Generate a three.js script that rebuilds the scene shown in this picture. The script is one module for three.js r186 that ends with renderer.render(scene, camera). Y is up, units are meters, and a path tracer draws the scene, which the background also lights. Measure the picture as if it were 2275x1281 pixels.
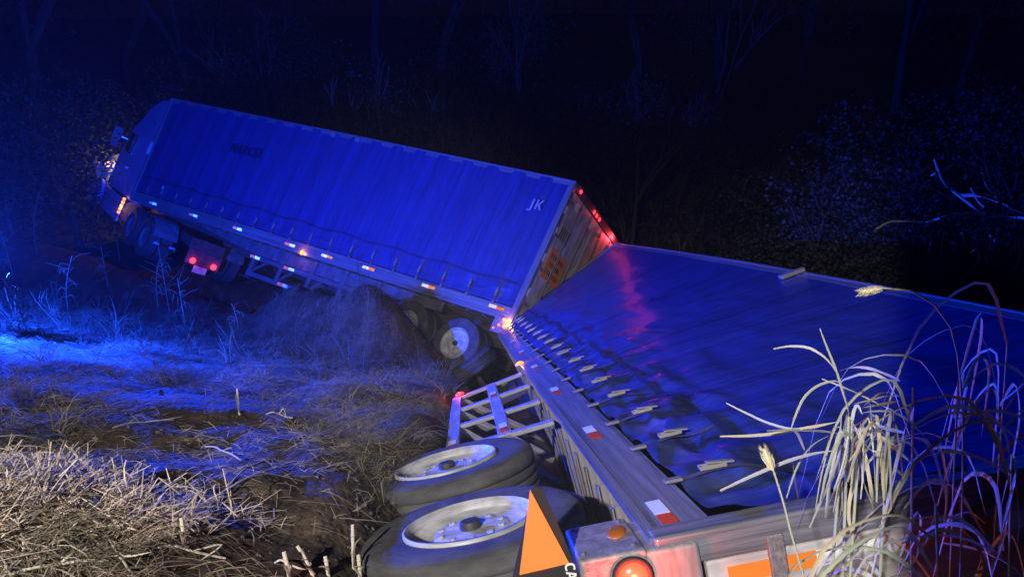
import * as THREE from 'three';
import { mergeGeometries } from 'three/addons/utils/BufferGeometryUtils.js';
import { RoundedBoxGeometry } from 'three/addons/geometries/RoundedBoxGeometry.js';
import { ImprovedNoise } from 'three/addons/math/ImprovedNoise.js';
import { TextGeometry } from 'three/addons/geometries/TextGeometry.js';
import { FontLoader } from 'three/addons/loaders/FontLoader.js';

/* ------------------------------------------------------------------ camera, sky, lights, exposure */
const scene = new THREE.Scene();
const EYE = new THREE.Vector3(0, 1.65, 0), PITCH = -20 * Math.PI / 180, FOCAL = 1719.6;   // FOCAL in pixels of the 2275 x 1281 photograph
const camera = new THREE.PerspectiveCamera(2 * Math.atan(640.5 / FOCAL) * 180 / Math.PI, 1024 / 576, 0.05, 400);
camera.position.copy(EYE); camera.rotation.x = PITCH;
const renderer = new THREE.WebGLRenderer({ antialias: true });
renderer.toneMapping = THREE.LinearToneMapping;
renderer.toneMappingExposure = 1;
renderer.shadowMap.enabled = true;

// night sky: almost black, a trace of violet
const skyData = new Float32Array(64 * 32 * 4);
for (let j = 0; j < 32; j++) for (let i = 0; i < 64; i++) skyData.set([0.0011, 0.0006, 0.0026, 1], (j * 64 + i) * 4);
const sky = new THREE.DataTexture(skyData, 64, 32, THREE.RGBAFormat, THREE.FloatType);
sky.mapping = THREE.EquirectangularReflectionMapping; sky.magFilter = THREE.LinearFilter; sky.needsUpdate = true;
scene.background = sky; scene.environment = sky;
const moon = new THREE.DirectionalLight(0xfff2e0, 0.004);
moon.position.set(-20, 40, 15); moon.name = 'moon_light'; moon.castShadow = true;
Object.assign(moon.shadow.camera, { left: -40, right: 40, top: 40, bottom: -40, far: 160 });
scene.add(moon);

const FLOOD_AT = new THREE.Vector3(-2.57, 5.2, 4.2), FLOOD_AIM = new THREE.Vector3(-0.35, -0.5, -2.5);
const flood = new THREE.SpotLight(new THREE.Color().setRGB(1, 0.95, 0.93), 350, 60, 0.47, 1, 2);
flood.name = 'floodlight_beam'; flood.position.copy(FLOOD_AT); flood.target.position.copy(FLOOD_AIM);
flood.castShadow = true; flood.shadow.radius = 5; scene.add(flood, flood.target);
const BEACON_AT = new THREE.Vector3(-5.9, -0.85, -8.0);
const beacon = new THREE.PointLight(new THREE.Color().setRGB(0.006, 0.05, 1), 1350, 0, 2);
beacon.name = 'beacon_glow'; beacon.position.copy(BEACON_AT); beacon.castShadow = true; beacon.shadow.radius = 3; scene.add(beacon);
// added narrow lamp just under the lens, in place of the phone flash
const ADDED_TORCH_AT = EYE.clone().add(new THREE.Vector3(0.05, -0.07, 0.03)), ADDED_TORCH_AIM = new THREE.Vector3(-2.6, -3.0, -15);
const added_torch = new THREE.SpotLight(new THREE.Color().setRGB(1, 0.96, 0.92), 75, 60, 0.27, 1, 2);
added_torch.name = 'added_torch_beam'; added_torch.position.copy(ADDED_TORCH_AT); added_torch.target.position.copy(ADDED_TORCH_AIM); added_torch.castShadow = true; added_torch.shadow.radius = 1; scene.add(added_torch, added_torch.target);
scene.fog = new THREE.FogExp2(new THREE.Color().setRGB(0.9, 0.93, 1), 0.00045);

/* ------------------------------------------------------------------ helpers */
let seed = 7;
const rnd = () => { seed = (seed + 0x6D2B79F5) | 0; let t = Math.imul(seed ^ (seed >>> 15), 1 | seed); t = (t + Math.imul(t ^ (t >>> 7), 61 | t)) ^ t; return ((t ^ (t >>> 14)) >>> 0) / 4294967296; };
const rr = (a, b) => a + (b - a) * rnd();
const noise3 = new ImprovedNoise();
const fbm = (x, y, z = 0, o = 4) => { let s = 0, a = 0.5, f = 1; for (let i = 0; i < o; i++) { s += a * noise3.noise(x * f + 31.7, y * f + 17.3, z * f + 5.1); a *= 0.5; f *= 2; } return s; };
const smooth = THREE.MathUtils.smoothstep, lerp = THREE.MathUtils.lerp, clamp = THREE.MathUtils.clamp;
const V = (x, y, z) => new THREE.Vector3(x, y, z);
const rgb = (r, g, b) => new THREE.Color().setRGB(r, g, b);
const pix = (px, py, depth) => {                                     // a pixel of the photograph and its distance along the lens axis
  const v = V((px - 1137.5) / FOCAL * depth, -(py - 640.5) / FOCAL * depth, -depth);
  return v.applyAxisAngle(V(1, 0, 0), PITCH).add(EYE);
};
const taken = {};
const numbered = (n) => { const k = taken[n] = (taken[n] ?? -1) + 1; return k ? `${n}_${String(k).padStart(3, '0')}` : n; };
const std = (c, roughness = 0.7, metalness = 0, more = {}) => new THREE.MeshStandardMaterial({ color: c, roughness, metalness, side: THREE.DoubleSide, ...more });
const phys = (c, roughness, more = {}) => new THREE.MeshPhysicalMaterial({ color: c, roughness, side: THREE.DoubleSide, ...more });
const glow = (c, k) => std(rgb(0.25 * c[0] + 0.05, 0.25 * c[1] + 0.02, 0.25 * c[2] + 0.02), 0.3, 0, { emissive: rgb(...c), emissiveIntensity: k });
function mesh(name, geo, m, parent) { const o = new THREE.Mesh(geo, m); o.name = name; o.castShadow = o.receiveShadow = true; parent.add(o); return o; }
function tag(o, label, category, group, kind) { if (label) o.userData.label = label; if (category) o.userData.category = category; if (group) o.userData.group = group; if (kind) o.userData.kind = kind; return o; }
function thing(name, label, category, group) { const g = new THREE.Group(); g.name = numbered(name); scene.add(g); return tag(g, label, category, group); }
const box = (x0, x1, y0, y1, z0, z1, sx = 1, sy = 1, sz = 1) => new THREE.BoxGeometry(x1 - x0, y1 - y0, z1 - z0, sx, sy, sz).translate((x0 + x1) / 2, (y0 + y1) / 2, (z0 + z1) / 2);
const rbox = (x0, x1, y0, y1, z0, z1, r = 0.02, s = 2) => { const g = new RoundedBoxGeometry(x1 - x0, y1 - y0, z1 - z0, s, r).translate((x0 + x1) / 2, (y0 + y1) / 2, (z0 + z1) / 2); return g; };
const merge = (list) => mergeGeometries(list.map((g) => { const h = g.index ? g.toNonIndexed() : g; for (const k of Object.keys(h.attributes)) if (!['position', 'normal', 'uv'].includes(k)) h.deleteAttribute(k); return h; }), false);
const tube = (pts, r, seg = 16, rad = 6) => new THREE.TubeGeometry(new THREE.CatmullRomCurve3(pts), seg, r, rad, false);
function bar(a, b, w, h) {                                           // a straight box bar between two points
  const d = b.clone().sub(a), L = d.length(), g = new THREE.BoxGeometry(L, h, w);
  const q = new THREE.Quaternion().setFromUnitVectors(V(1, 0, 0), d.normalize());
  return g.applyQuaternion(q).translate(...a.clone().add(b).multiplyScalar(0.5).toArray());
}
function ribbon(pts, width, seg = 10, fold = 0.25, side = null, taper = 0.75) {   // a leaf blade: a folded strip along a curve
  const c = new THREE.CatmullRomCurve3(pts), P = [], I = [], U = [];
  for (let i = 0; i <= seg; i++) {
    const t = i / seg, p = c.getPoint(t), tan = c.getTangent(t);
    const s = (side ? side.clone() : V(0.3, 0.2, 1)).cross(tan).normalize(), n = tan.clone().cross(s).normalize();
    const w = width * 0.5 * Math.pow(Math.sin(Math.PI * clamp(0.12 + t * 0.88, 0, 1)), taper);
    const a = p.clone().addScaledVector(s, -w), b = p.clone().addScaledVector(n, w * fold), d = p.clone().addScaledVector(s, w);
    P.push(...a.toArray(), ...b.toArray(), ...d.toArray()); U.push(0, t, 0.5, t, 1, t);
    if (i < seg) { const k = i * 3; I.push(k, k + 1, k + 3, k + 1, k + 4, k + 3, k + 1, k + 2, k + 4, k + 2, k + 5, k + 4); }
  }
  const g = new THREE.BufferGeometry(); g.setAttribute('position', new THREE.Float32BufferAttribute(P, 3)); g.setAttribute('uv', new THREE.Float32BufferAttribute(U, 2)); g.setIndex(I); g.computeVertexNormals(); return g;
}
// tiling noise textures
function noiseTex(N, fn, srgb = false) {
  const d = new Uint8Array(N * N * 4);
  for (let j = 0; j < N; j++) for (let i = 0; i < N; i++) { const c = fn(i / N, j / N); d.set([...c.map((v) => clamp(v, 0, 1) * 255), 255], (j * N + i) * 4); }
  const t = new THREE.DataTexture(d, N, N); t.wrapS = t.wrapT = THREE.RepeatWrapping; t.magFilter = THREE.LinearFilter; t.minFilter = THREE.LinearMipmapLinearFilter; t.generateMipmaps = true;
  if (srgb) t.colorSpace = THREE.SRGBColorSpace; t.needsUpdate = true; return t;
}
const tileNoise = (u, v, k, z = 0, o = 4) => {                       // periodic in u and v
  const a = u * Math.PI * 2, b = v * Math.PI * 2, R = k / (2 * Math.PI); let s = 0, am = 0.5, f = 1;
  for (let i = 0; i < o; i++) { s += am * (noise3.noise(Math.cos(a) * R * f + z, Math.sin(a) * R * f + 9.1, Math.cos(b) * R * f + 3.3) + noise3.noise(Math.sin(b) * R * f + 4.7, Math.cos(a) * R * f + z, Math.sin(a) * R * f + 8.8)) * 0.6; am *= 0.5; f *= 2; }
  return s;
};
const withRepeat = (t, x, y) => { const c = t.clone(); c.repeat.set(x, y); c.needsUpdate = true; return c; };

const tSoil = noiseTex(512, (u, v) => { const a = tileNoise(u, v, 9, 1, 5), b = tileNoise(u, v, 40, 5, 3), k = 0.62 + a * 0.5 + b * 0.32; return [k, k * 0.95, k * 0.9]; }, true);
const tSoilBump = noiseTex(512, (u, v) => { const k = 0.5 + tileNoise(u, v, 14, 2, 5) * 0.6 + tileNoise(u, v, 60, 7, 2) * 0.3; return [k, k, k]; });
const tDirt = noiseTex(512, (u, v) => { const k = 0.8 + tileNoise(u, v, 7, 3, 5) * 0.45 + tileNoise(u, v, 30, 4, 3) * 0.2; return [k, k, k]; }, true);
const tRough = noiseTex(256, (u, v) => { const k = 0.62 + tileNoise(u, v, 8, 6, 4) * 0.6; return [k, k, k]; });
const streak = (u, v, ku, kv, z) => { const a = u * Math.PI * 2, b = v * Math.PI * 2, R = ku / 6.283, Q = kv / 6.283; return noise3.noise(Math.cos(a) * R + z, Math.sin(a) * R + 4.1, Math.cos(b) * Q + 2.2) * 0.6 + noise3.noise(Math.sin(a) * R * 2.3 + 7.7, Math.cos(a) * R * 2.3 + z, Math.sin(b) * Q * 1.7) * 0.4; };
const tTarp = noiseTex(1024, (u, v) => { const d = streak(u, v, 26, 3, 1.1) * 0.2 + streak(u, v, 90, 5, 6.3) * 0.12 + tileNoise(u, v, 60, 8, 2) * 0.1, weave = 0.03 * Math.sin(u * 512 * Math.PI) * Math.sin(v * 512 * Math.PI), k = 0.84 + d + weave, grime = Math.max(0, tileNoise(u, v, 11, 3.3, 4) - 0.12) * 0.9; return [k - grime * 0.2 + grime * 0.5, k - grime * 0.2 + grime * 0.2, clamp(k + 0.05 - grime * 0.5, 0, 1)]; }, true);
const tTarpBump = noiseTex(1024, (u, v) => { const k = 0.5 + streak(u, v, 34, 4, 2.5) * 0.5 + (0.5 - Math.abs(streak(u + 0.3 * v, v, 14, 9, 5.5))) * 0.35 + 0.04 * Math.sin(u * 512 * Math.PI) * Math.sin(v * 512 * Math.PI); return [k, k, k]; });

/* ------------------------------------------------------------------ terrain */
const curve1 = (table) => (x) => { if (x <= table[0][0]) return table[0][1]; for (let i = 1; i < table.length; i++) if (x <= table[i][0]) { const [a, p] = table[i - 1], [b, q] = table[i], t = (x - a) / (b - a); return lerp(p, q, t); } return table[table.length - 1][1]; };
const slopeOf = curve1([[-30, 0], [0, 0], [0.5, -0.06], [1.64, -0.47], [4, -1.45], [7, -2.85], [10.5, -4.3], [13, -4.4], [20, -4.5], [40, -3.6], [90, -1.5], [160, 0]]);
const EDGE = [[1.6, 2.2], [0.5, 0.2], [-0.15, -1.1], [-0.8, -2.0], [-0.86, -3.5], [-0.82, -6], [-0.95, -9], [-1.5, -12.4], [-5.7, -15.3], [-10.8, -18.9], [-20, -25], [-45, -42]];
const dropOf = curve1([[0, 0.4], [2.0, 1.2], [3.5, 2.3], [6, 2.3], [9, 2.05], [13, 2.0], [18, 1.75], [24, 1.25], [40, 1]]);
function edgeDist(x, z) {                                            // signed distance right of the ditch edge, and the way along it
  let best = 1e9, sgn = 1, way = 0, run = 0;
  for (let i = 1; i < EDGE.length; i++) {
    const [ax, az] = EDGE[i - 1], [bx, bz] = EDGE[i], ex = bx - ax, ez = bz - az, l = Math.hypot(ex, ez);
    const t = clamp(((x - ax) * ex + (z - az) * ez) / (l * l), 0, 1), d = Math.hypot(x - ax - ex * t, z - az - ez * t);
    if (d < best) { best = d; way = run + t * l; sgn = (ex * (z - az) - ez * (x - ax)) > 0 ? 1 : -1; }
    run += l;
  }
  return [best * sgn, way];
}
function groundAt(x, z, fine = true) {
  const u = x * 0.33 - (z + 0.9) * 0.94, [d, way] = edgeDist(x, z), drop = dropOf(way);
  let h = slopeOf(u) - drop * smooth(d, -0.05, 1.9) + 1.6 * smooth(d, 7, 22);
  h += fbm(x * 0.09, z * 0.09, 1, 3) * 0.9 * smooth(-z, 3, 16);
  if (fine) { const near = smooth(-u, -30, 0.2); h += fbm(x * 0.8, z * 0.8, 2, 3) * 0.22 * (0.35 + near * 0.65) + fbm(x * 3.1, z * 3.1, 3, 3) * 0.07; }
  // straw bank by the road, left of the bare soil
  h += 0.16 * Math.exp(-(((x + 1.75) / 0.75) ** 2 + ((z + 2.1) / 0.55) ** 2));
  { const ax = x + 3.3, az = z + 13.3, a = ax * 0.81 + az * 0.584, b = -ax * 0.584 + az * 0.81; h += 1.0 * Math.exp(-((a / 1.9) ** 4) - (b / 0.75) ** 2); }   // weedy hump beside the leading trailer
  h += 0.4 * Math.exp(-(((x + 2.25) / 0.75) ** 2 + ((z + 12.75) / 0.6) ** 2));
  return h;
}
{
  const xs = [], zs = [];
  const warp = (n, a, b, near, pow) => Array.from({ length: n + 1 }, (_, i) => { const t = i / n * 2 - 1; return near + (t < 0 ? -(near - a) : b - near) * Math.pow(Math.abs(t), pow); });
  xs.push(...warp(330, -120, 120, -1.2, 2.6)); zs.push(...warp(330, -150, 60, -2.6, 2.4));
  const P = [], C = [], U = [], I = [];
  for (const z of zs) for (const x of xs) {
    P.push(x, groundAt(x, z), z); U.push(x / 1.7, z / 1.7);
    const g = fbm(x * 0.6, z * 0.6, 9, 3), [d] = edgeDist(x, z);
    const a = clamp(0.5 + g * 1.4, 0, 1);
    C.push(lerp(0.14, 0.26, a), lerp(0.112, 0.2, a), lerp(0.085, 0.14, a));
  }
  const n = xs.length;
  for (let j = 0; j < zs.length - 1; j++) for (let i = 0; i < n - 1; i++) { const k = j * n + i; I.push(k, k + n, k + 1, k + 1, k + n, k + n + 1); }
  const g = new THREE.BufferGeometry(); g.setAttribute('position', new THREE.Float32BufferAttribute(P, 3)); g.setAttribute('uv', new THREE.Float32BufferAttribute(U, 2)); g.setAttribute('color', new THREE.Float32BufferAttribute(C, 3)); g.setIndex(I); g.computeVertexNormals();
  const o = mesh('ground', g, std(0xffffff, 0.95, 0, { vertexColors: true, map: tSoil, bumpMap: tSoilBump, bumpScale: 0.03 }), scene);
  tag(o, 'dark embankment soil falling from the road edge into a ditch', null, null, 'structure');
}

/* ------------------------------------------------------------------ trailers */
const LEN = 12.334, TOP = 2.751, WID = 2.6;
const M = {
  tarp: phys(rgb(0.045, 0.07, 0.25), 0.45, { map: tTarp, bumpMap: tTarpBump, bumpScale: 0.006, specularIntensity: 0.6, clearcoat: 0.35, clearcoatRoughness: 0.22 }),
  band: std(rgb(0.012, 0.018, 0.08), 0.7),
  rail: std(rgb(0.34, 0.34, 0.4), 0.5, 0.2, { map: tDirt, roughnessMap: tRough }),
  steel: std(rgb(0.36, 0.33, 0.36), 0.6, 0.2, { map: tDirt }),
  guard: std(rgb(0.6, 0.58, 0.64), 0.5, 0.1, { map: tDirt }),
  panel: std(rgb(0.2, 0.2, 0.24), 0.6, 0.1, { map: tDirt }),
  under: std(rgb(0.15, 0.12, 0.12), 0.7, 0.1, { map: tDirt }),
  door: std(rgb(0.78, 0.72, 0.7), 0.55, 0, { map: tDirt }),
  sill: std(rgb(0.42, 0.39, 0.4), 0.5, 0.1, { map: tDirt }),
  strap: std(rgb(0.09, 0.08, 0.07), 0.85),
  buckle: std(rgb(0.33, 0.32, 0.3), 0.45, 0.3),
  rubber: std(rgb(0.12, 0.117, 0.118), 0.8, 0, { map: withRepeat(tDirt, 2, 2), bumpMap: tSoilBump, bumpScale: 0.004 }),
  rim: std(rgb(0.74, 0.74, 0.73), 0.45, 0, { map: tDirt }),
  hub: std(rgb(0.05, 0.045, 0.045), 0.6, 0.3),
  black: std(rgb(0.012, 0.012, 0.013), 0.8),
  orange: std(rgb(0.85, 0.26, 0.045), 0.5),
  amberOff: phys(rgb(0.55, 0.16, 0.02), 0.25, { clearcoat: 0.6 }),
  tapeWhite: std(rgb(0.95, 0.95, 0.95), 0.38, 1),
  tapeOrange: std(rgb(0.98, 0.30, 0.04), 0.38, 1),
  tapeRed: std(rgb(0.95, 0.13, 0.05), 0.38, 1),
  flatWhite: std(rgb(0.85, 0.87, 0.88), 0.4), flatRed: std(rgb(0.72, 0.07, 0.025), 0.4), flatOrange: std(rgb(0.85, 0.24, 0.03), 0.4),
  paper: std(rgb(0.8, 0.78, 0.74), 0.7), ink: std(rgb(0.05, 0.035, 0.02), 0.7), olive: std(rgb(0.16, 0.11, 0.04), 0.7),
  print: std(rgb(0.006, 0.009, 0.075), 0.6), mark: std(rgb(0.30, 0.34, 0.5), 0.6),
};
const L = { red: glow([1, 0.03, 0.04], 3.5), amber: glow([1, 0.2, 0.015], 2), warm: glow([1, 0.45, 0.16], 4), tail: glow([1, 0.045, 0.015], 4.5), hot: glow([1, 0.24, 0.02], 2.6), blue: glow([0.02, 0.1, 1], 12), white: glow([1, 0.95, 0.9], 12) };
function lamp(parent, name, at, r, m, color, power, dir = V(0, 0, -1)) {   // a domed lens with its own light in front of it
  const g = new THREE.SphereGeometry(r, 12, 8, 0, Math.PI * 2, 0, Math.PI / 2).scale(1, 0.6, 1);
  g.applyQuaternion(new THREE.Quaternion().setFromUnitVectors(V(0, 1, 0), dir)).translate(...at.toArray());
  const o = parent.userData.twist ? parent.userData.put(name, g, m) : mesh(name, g, m, parent);
  if (power) { const p = at.clone().addScaledVector(dir, r + 0.015), l = new THREE.PointLight(rgb(...color), power, 0, 2); l.name = name + '_light'; l.position.copy(parent.userData.twist ? parent.userData.twist(p) : p); l.castShadow = true; l.shadow.radius = 1; parent.add(l); }
  return o;
}
function prismatic(w, h, pitch = 0.006) {                              // reflective sheet facing -z: fine prism facets turned to the traffic behind
  const P = []; let k = 0;
  for (let x = -w / 2; x < w / 2 - pitch / 2; x += pitch, k++) {
    const d = pitch * Math.tan([0.62, 0.78, 0.95][k % 3]), zz = (y, o) => -0.003 - o - (y + h / 2) * 0.16, a = [x, -h / 2, zz(-h / 2, 0)], b = [x + pitch, -h / 2, zz(-h / 2, d)], c = [x + pitch, h / 2, zz(h / 2, d)], e = [x, h / 2, zz(h / 2, 0)], r0 = [x + pitch, -h / 2, zz(-h / 2, 0)], r1 = [x + pitch, h / 2, zz(h / 2, 0)];
    P.push(...a, ...e, ...b, ...b, ...e, ...c, ...b, ...c, ...r0, ...r0, ...c, ...r1);
  }
  const g = new THREE.BufferGeometry(); g.setAttribute('position', new THREE.Float32BufferAttribute(P, 3)); g.computeVertexNormals(); return g;
}
const tapeGeo = prismatic(0.165, 0.06), flatTape = box(-0.08, 0.08, -0.03, 0.03, -0.003, -0.0005);
const font = await new FontLoader().loadAsync('fonts/droid/droid_sans_bold.typeface.json');

function tyreGeo(R, w) {
  const pr = [[0.285, -w * 0.44], [0.31, -w * 0.5], [R * 0.8, -w * 0.53], [R * 0.93, -w * 0.5], [R * 0.985, -w * 0.43], [R, -w * 0.3], [R, -w * 0.22], [R - 0.014, -w * 0.21], [R - 0.014, -w * 0.17], [R, -w * 0.16], [R, -w * 0.03], [R - 0.014, -w * 0.02], [R - 0.014, w * 0.02], [R, w * 0.03], [R, w * 0.16], [R - 0.014, w * 0.17], [R - 0.014, w * 0.21], [R, w * 0.22], [R, w * 0.3], [R * 0.985, w * 0.43], [R * 0.93, w * 0.5], [R * 0.8, w * 0.53], [0.31, w * 0.5], [0.285, w * 0.44]];
  return new THREE.LatheGeometry(pr.map(([r, y]) => new THREE.Vector2(r, y)), 56).rotateX(Math.PI / 2);
}
// outward side of a wheel is -z
const rimGeo = new THREE.LatheGeometry([[0.3, 0.115], [0.3, 0.135], [0.284, 0.14], [0.272, 0.1], [0.265, 0.1], [0.25, 0.085], [0.2, 0.075], [0.17, 0.08], [0.165, 0.09], [0.13, 0.095], [0, 0.095]].map(([r, y]) => new THREE.Vector2(r, y)), 48).rotateX(-Math.PI / 2);
const innerRim = rimGeo.clone().rotateX(Math.PI);
const hubGeo = new THREE.LatheGeometry([[0, 0.15], [0.05, 0.15], [0.062, 0.14], [0.066, 0.06], [0.1, 0.05], [0.105, 0.02]].map(([r, y]) => new THREE.Vector2(r, y)), 24).rotateX(-Math.PI / 2);
const tyreShape = tyreGeo(0.505, 0.27);
function wheel(put, name, x, y, z, mats = {}) {                        // dual wheel: outer and inner tyre, rim, hub, nuts; face towards -z
  const w = put(name, tyreShape.clone().translate(x, y, z + 0.14), M.rubber);
  const sub = (n, g, m) => put(n, g.translate(x, y, z), m, w);
  sub('inner_tyre', tyreShape.clone().translate(0, 0, 0.46), M.rubber);
  sub('rim', rimGeo.clone().translate(0, 0, 0.13), mats.rim ?? M.rim);
  sub('hub', hubGeo.clone().scale(0.75, 0.75, 0.4).translate(0, 0, 0.06), M.hub);
  for (let k = 0; k < 10; k++) { const a = k / 10 * Math.PI * 2; sub('wheel_nut', new THREE.CylinderGeometry(0.014, 0.016, 0.035, 6).rotateX(Math.PI / 2).translate(Math.cos(a) * 0.142, Math.sin(a) * 0.142, 0.045), M.rim); }
  return w;
}

function makeTrailer(cfg) {
  const t = thing(cfg.name, cfg.label, 'trailer');
  t.matrixAutoUpdate = true;
  const b = cfg.basis, mat = new THREE.Matrix4().set(b[0][0], b[0][1], b[0][2], cfg.at[0], b[1][0], b[1][1], b[1][2], cfg.at[1], b[2][0], b[2][1], b[2][2], cfg.at[2], 0, 0, 0, 1);
  mat.decompose(t.position, t.quaternion, t.scale); t.scale.set(1, 1, 1);
  const twist = (v) => { const a = cfg.twist * v.x / LEN, c = Math.cos(a), s = Math.sin(a), y = v.y - 0.5, z = v.z - WID / 2; return V(v.x, 0.5 + c * y - s * z, WID / 2 + s * y + c * z); };   // the frame has sprung along its length
  const put = (name, g, m, parent = t) => {
    if (!g.attributes.normal) g.computeVertexNormals();
    const p = g.attributes.position, nn = g.attributes.normal, v = V(0, 0, 0);
    for (let i = 0; i < p.count; i++) {
      const x0 = p.getX(i); v.fromBufferAttribute(p, i); const q = twist(v); p.setXYZ(i, q.x, q.y, q.z);
      const a = cfg.twist * x0 / LEN, c = Math.cos(a), s = Math.sin(a), ny = nn.getY(i), nz = nn.getZ(i); nn.setXYZ(i, nn.getX(i), c * ny - s * nz, s * ny + c * nz);
    }
    return mesh(name, g, m, parent);
  };
  t.userData.twist = twist; t.userData.put = put;
  const world = (x, y, z) => t.localToWorld(twist(V(x, y, z)));
  t.updateMatrixWorld(true);

  /* curtain on the left side and on the right side */
  const ridge = (x, y, z) => { const n = 1 - Math.abs(fbm(x, y, z, 3)) * 3.2; return Math.max(0, n) ** 2; };
  const swell = (x, y) => {
    const v = Math.pow(clamp((y - 0.14) / (TOP - 0.16), 0, 1), 1 / 1.35), inner = Math.sin(Math.PI * clamp((x - 0.1) / (LEN - 0.2), 0, 1)), hang = Math.sin(Math.PI * v);
    let o = 0.028 * hang * (0.6 + 0.4 * Math.sin(x * 1.7)) * Math.min(1, inner * 6);                // a slight billow between the poles
    o += cfg.rib * Math.pow(Math.abs(Math.sin((x - 0.3) * Math.PI / 0.62)), 6) * (1 - v * 0.4) * smooth(v, 0.02, 0.25);
    const low = 1 - smooth(y, 0.3, cfg.foldTop), ph = (x - 0.53) / 0.62;
    o += cfg.fold * low * (0.034 * Math.sin(ph * Math.PI * 2 + fbm(x * 1.3, y * 2, 3, 2) * 3) + 0.09 * fbm(x * 1.6 + y * 1.2, y * 3.2 - x * 0.5, 7, 3) + 0.045 * ridge(x * 0.9 + y * 0.7, y * 2.6 - x * 0.35, 21));
    o += cfg.fold * (0.05 * fbm(x * 0.7 + y * 0.5, y * 1.1, 12, 3) + 0.022 * ridge(x * 0.55 - y * 0.4, y * 1.3 + x * 0.2, 33)) * hang;
    return 0.012 + Math.max(o, -0.01);
  };
  const curtain = (z0, s, name) => {
    const nx = 460, ny = 84, P = [], U = [], I = [];
    for (let j = 0; j <= ny; j++) for (let i = 0; i <= nx; i++) { const x = 0.1 + (LEN - 0.2) * i / nx, y = 0.14 + (TOP - 0.16) * Math.pow(j / ny, 1.35); P.push(x, y, z0 - s * swell(x, y)); U.push(x / 2.1, y / 2.1); }
    const n = nx + 1;
    for (let j = 0; j < ny; j++) for (let i = 0; i < nx; i++) { const k = j * n + i; I.push(k, k + 1, k + n, k + 1, k + n + 1, k + n); }
    const g = new THREE.BufferGeometry(); g.setAttribute('position', new THREE.Float32BufferAttribute(P, 3)); g.setAttribute('uv', new THREE.Float32BufferAttribute(U, 2)); g.setIndex(I); g.computeVertexNormals();
    const c = put(name, g, M.tarp); if (s < 0) return c;
    const strip = (nm, path, w, m) => { const P2 = [], I2 = [], U2 = []; path.forEach(([x, y], k) => { const [dx, dy] = w; for (const e of [-1, 1]) { P2.push(x + dx * e, y + dy * e, z0 - Math.max(swell(x + dx * e, y + dy * e), swell(x, y)) - 0.004); U2.push(x / 2.1, y / 2.1 + e * 0.02); } if (k) { const q = k * 2; I2.push(q - 2, q - 1, q, q - 1, q + 1, q); } }); const g2 = new THREE.BufferGeometry(); g2.setAttribute('position', new THREE.Float32BufferAttribute(P2, 3)); g2.setAttribute('uv', new THREE.Float32BufferAttribute(U2, 2)); g2.setIndex(I2); g2.computeVertexNormals(); return put(nm, g2, m, c); };
    for (let k = 0; k < 5; k++) { const x = 2.05 + k * 2.06; strip('weld_seam', Array.from({ length: 50 }, (_, i) => [x, 0.17 + (TOP - 0.3) * i / 49]), [0.022, 0], M.tarp); }
    strip('hem_band', Array.from({ length: 420 }, (_, i) => [0.14 + (LEN - 0.3) * i / 419, 0.56 + 0.02 * Math.sin(i * 0.13)]), [0, 0.024], M.band);
    return c;
  };
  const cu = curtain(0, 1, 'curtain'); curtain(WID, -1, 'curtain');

  /* frame: side rails, floor, roof, posts */
  for (const z of [0, WID]) {
    const s = z ? -1 : 1;
    put('side_rail', merge([box(0.02, LEN, -0.09, 0.12, z - (s > 0 ? 0.02 : 0.06), z + (s > 0 ? 0.06 : 0.02), 60), box(0.02, LEN, -0.13, -0.09, z - 0.012 * s - 0.012, z - 0.012 * s + 0.03, 60)]), M.rail);
    put('top_rail', merge([rboxLong(z, s), box(0.05, LEN, TOP - 0.09, TOP - 0.02, z - (s > 0 ? 0.015 : 0.05), z + (s > 0 ? 0.05 : 0.015), 60)]), M.rail);
  }
  function rboxLong(z, s) { return new THREE.CylinderGeometry(0.028, 0.028, LEN, 8, 60).rotateZ(Math.PI / 2).translate(LEN / 2, TOP + 0.01, z + 0.005 * s); }
  put('roof', box(0.03, LEN - 0.03, TOP - 0.015, TOP + 0.005, 0.05, WID - 0.05, 40), std(rgb(0.4, 0.4, 0.42), 0.7));
  put('floor', box(0.05, LEN - 0.02, -0.04, 0.02, 0.06, WID - 0.06, 40), M.under);
  put('front_wall', box(LEN - 0.03, LEN + 0.03, -0.1, TOP + 0.02, 0, WID, 1, 8, 8), M.door);
  put('front_corner_post', rbox(LEN - 0.06, LEN + 0.05, -0.1, TOP + 0.03, -0.03, 0.08, 0.015), M.rail);
  put('rear_corner_post', rbox(-0.01, 0.12, -0.12, TOP + 0.02, -0.03, 0.085, 0.015), M.rail);
  put('rear_corner_post', rbox(-0.01, 0.12, -0.12, TOP + 0.02, WID - 0.085, WID + 0.03, 0.015), M.rail);
  put('rear_header', rbox(-0.02, 0.12, TOP - 0.13, TOP + 0.03, 0.085, WID - 0.085, 0.015), M.under);
  // underside: cross members and chassis beams
  for (let i = 0; i < 34; i++) { const x = 0.35 + i * 0.355; put('cross_member', merge([box(x - 0.004, x + 0.004, -0.14, -0.04, 0.07, WID - 0.07, 1, 1, 6), box(x - 0.03, x + 0.03, -0.148, -0.14, 0.07, WID - 0.07, 1, 1, 6)]), M.steel); }
  for (const z of [0.82, 1.78]) put('chassis_beam', merge([box(0.1, 8.6, -0.5, -0.15, z - 0.006, z + 0.006, 30), box(0.1, 8.6, -0.515, -0.5, z - 0.06, z + 0.06, 30), box(8.6, LEN - 0.1, -0.28, -0.15, z - 0.006, z + 0.006, 12)]), M.under);
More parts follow.
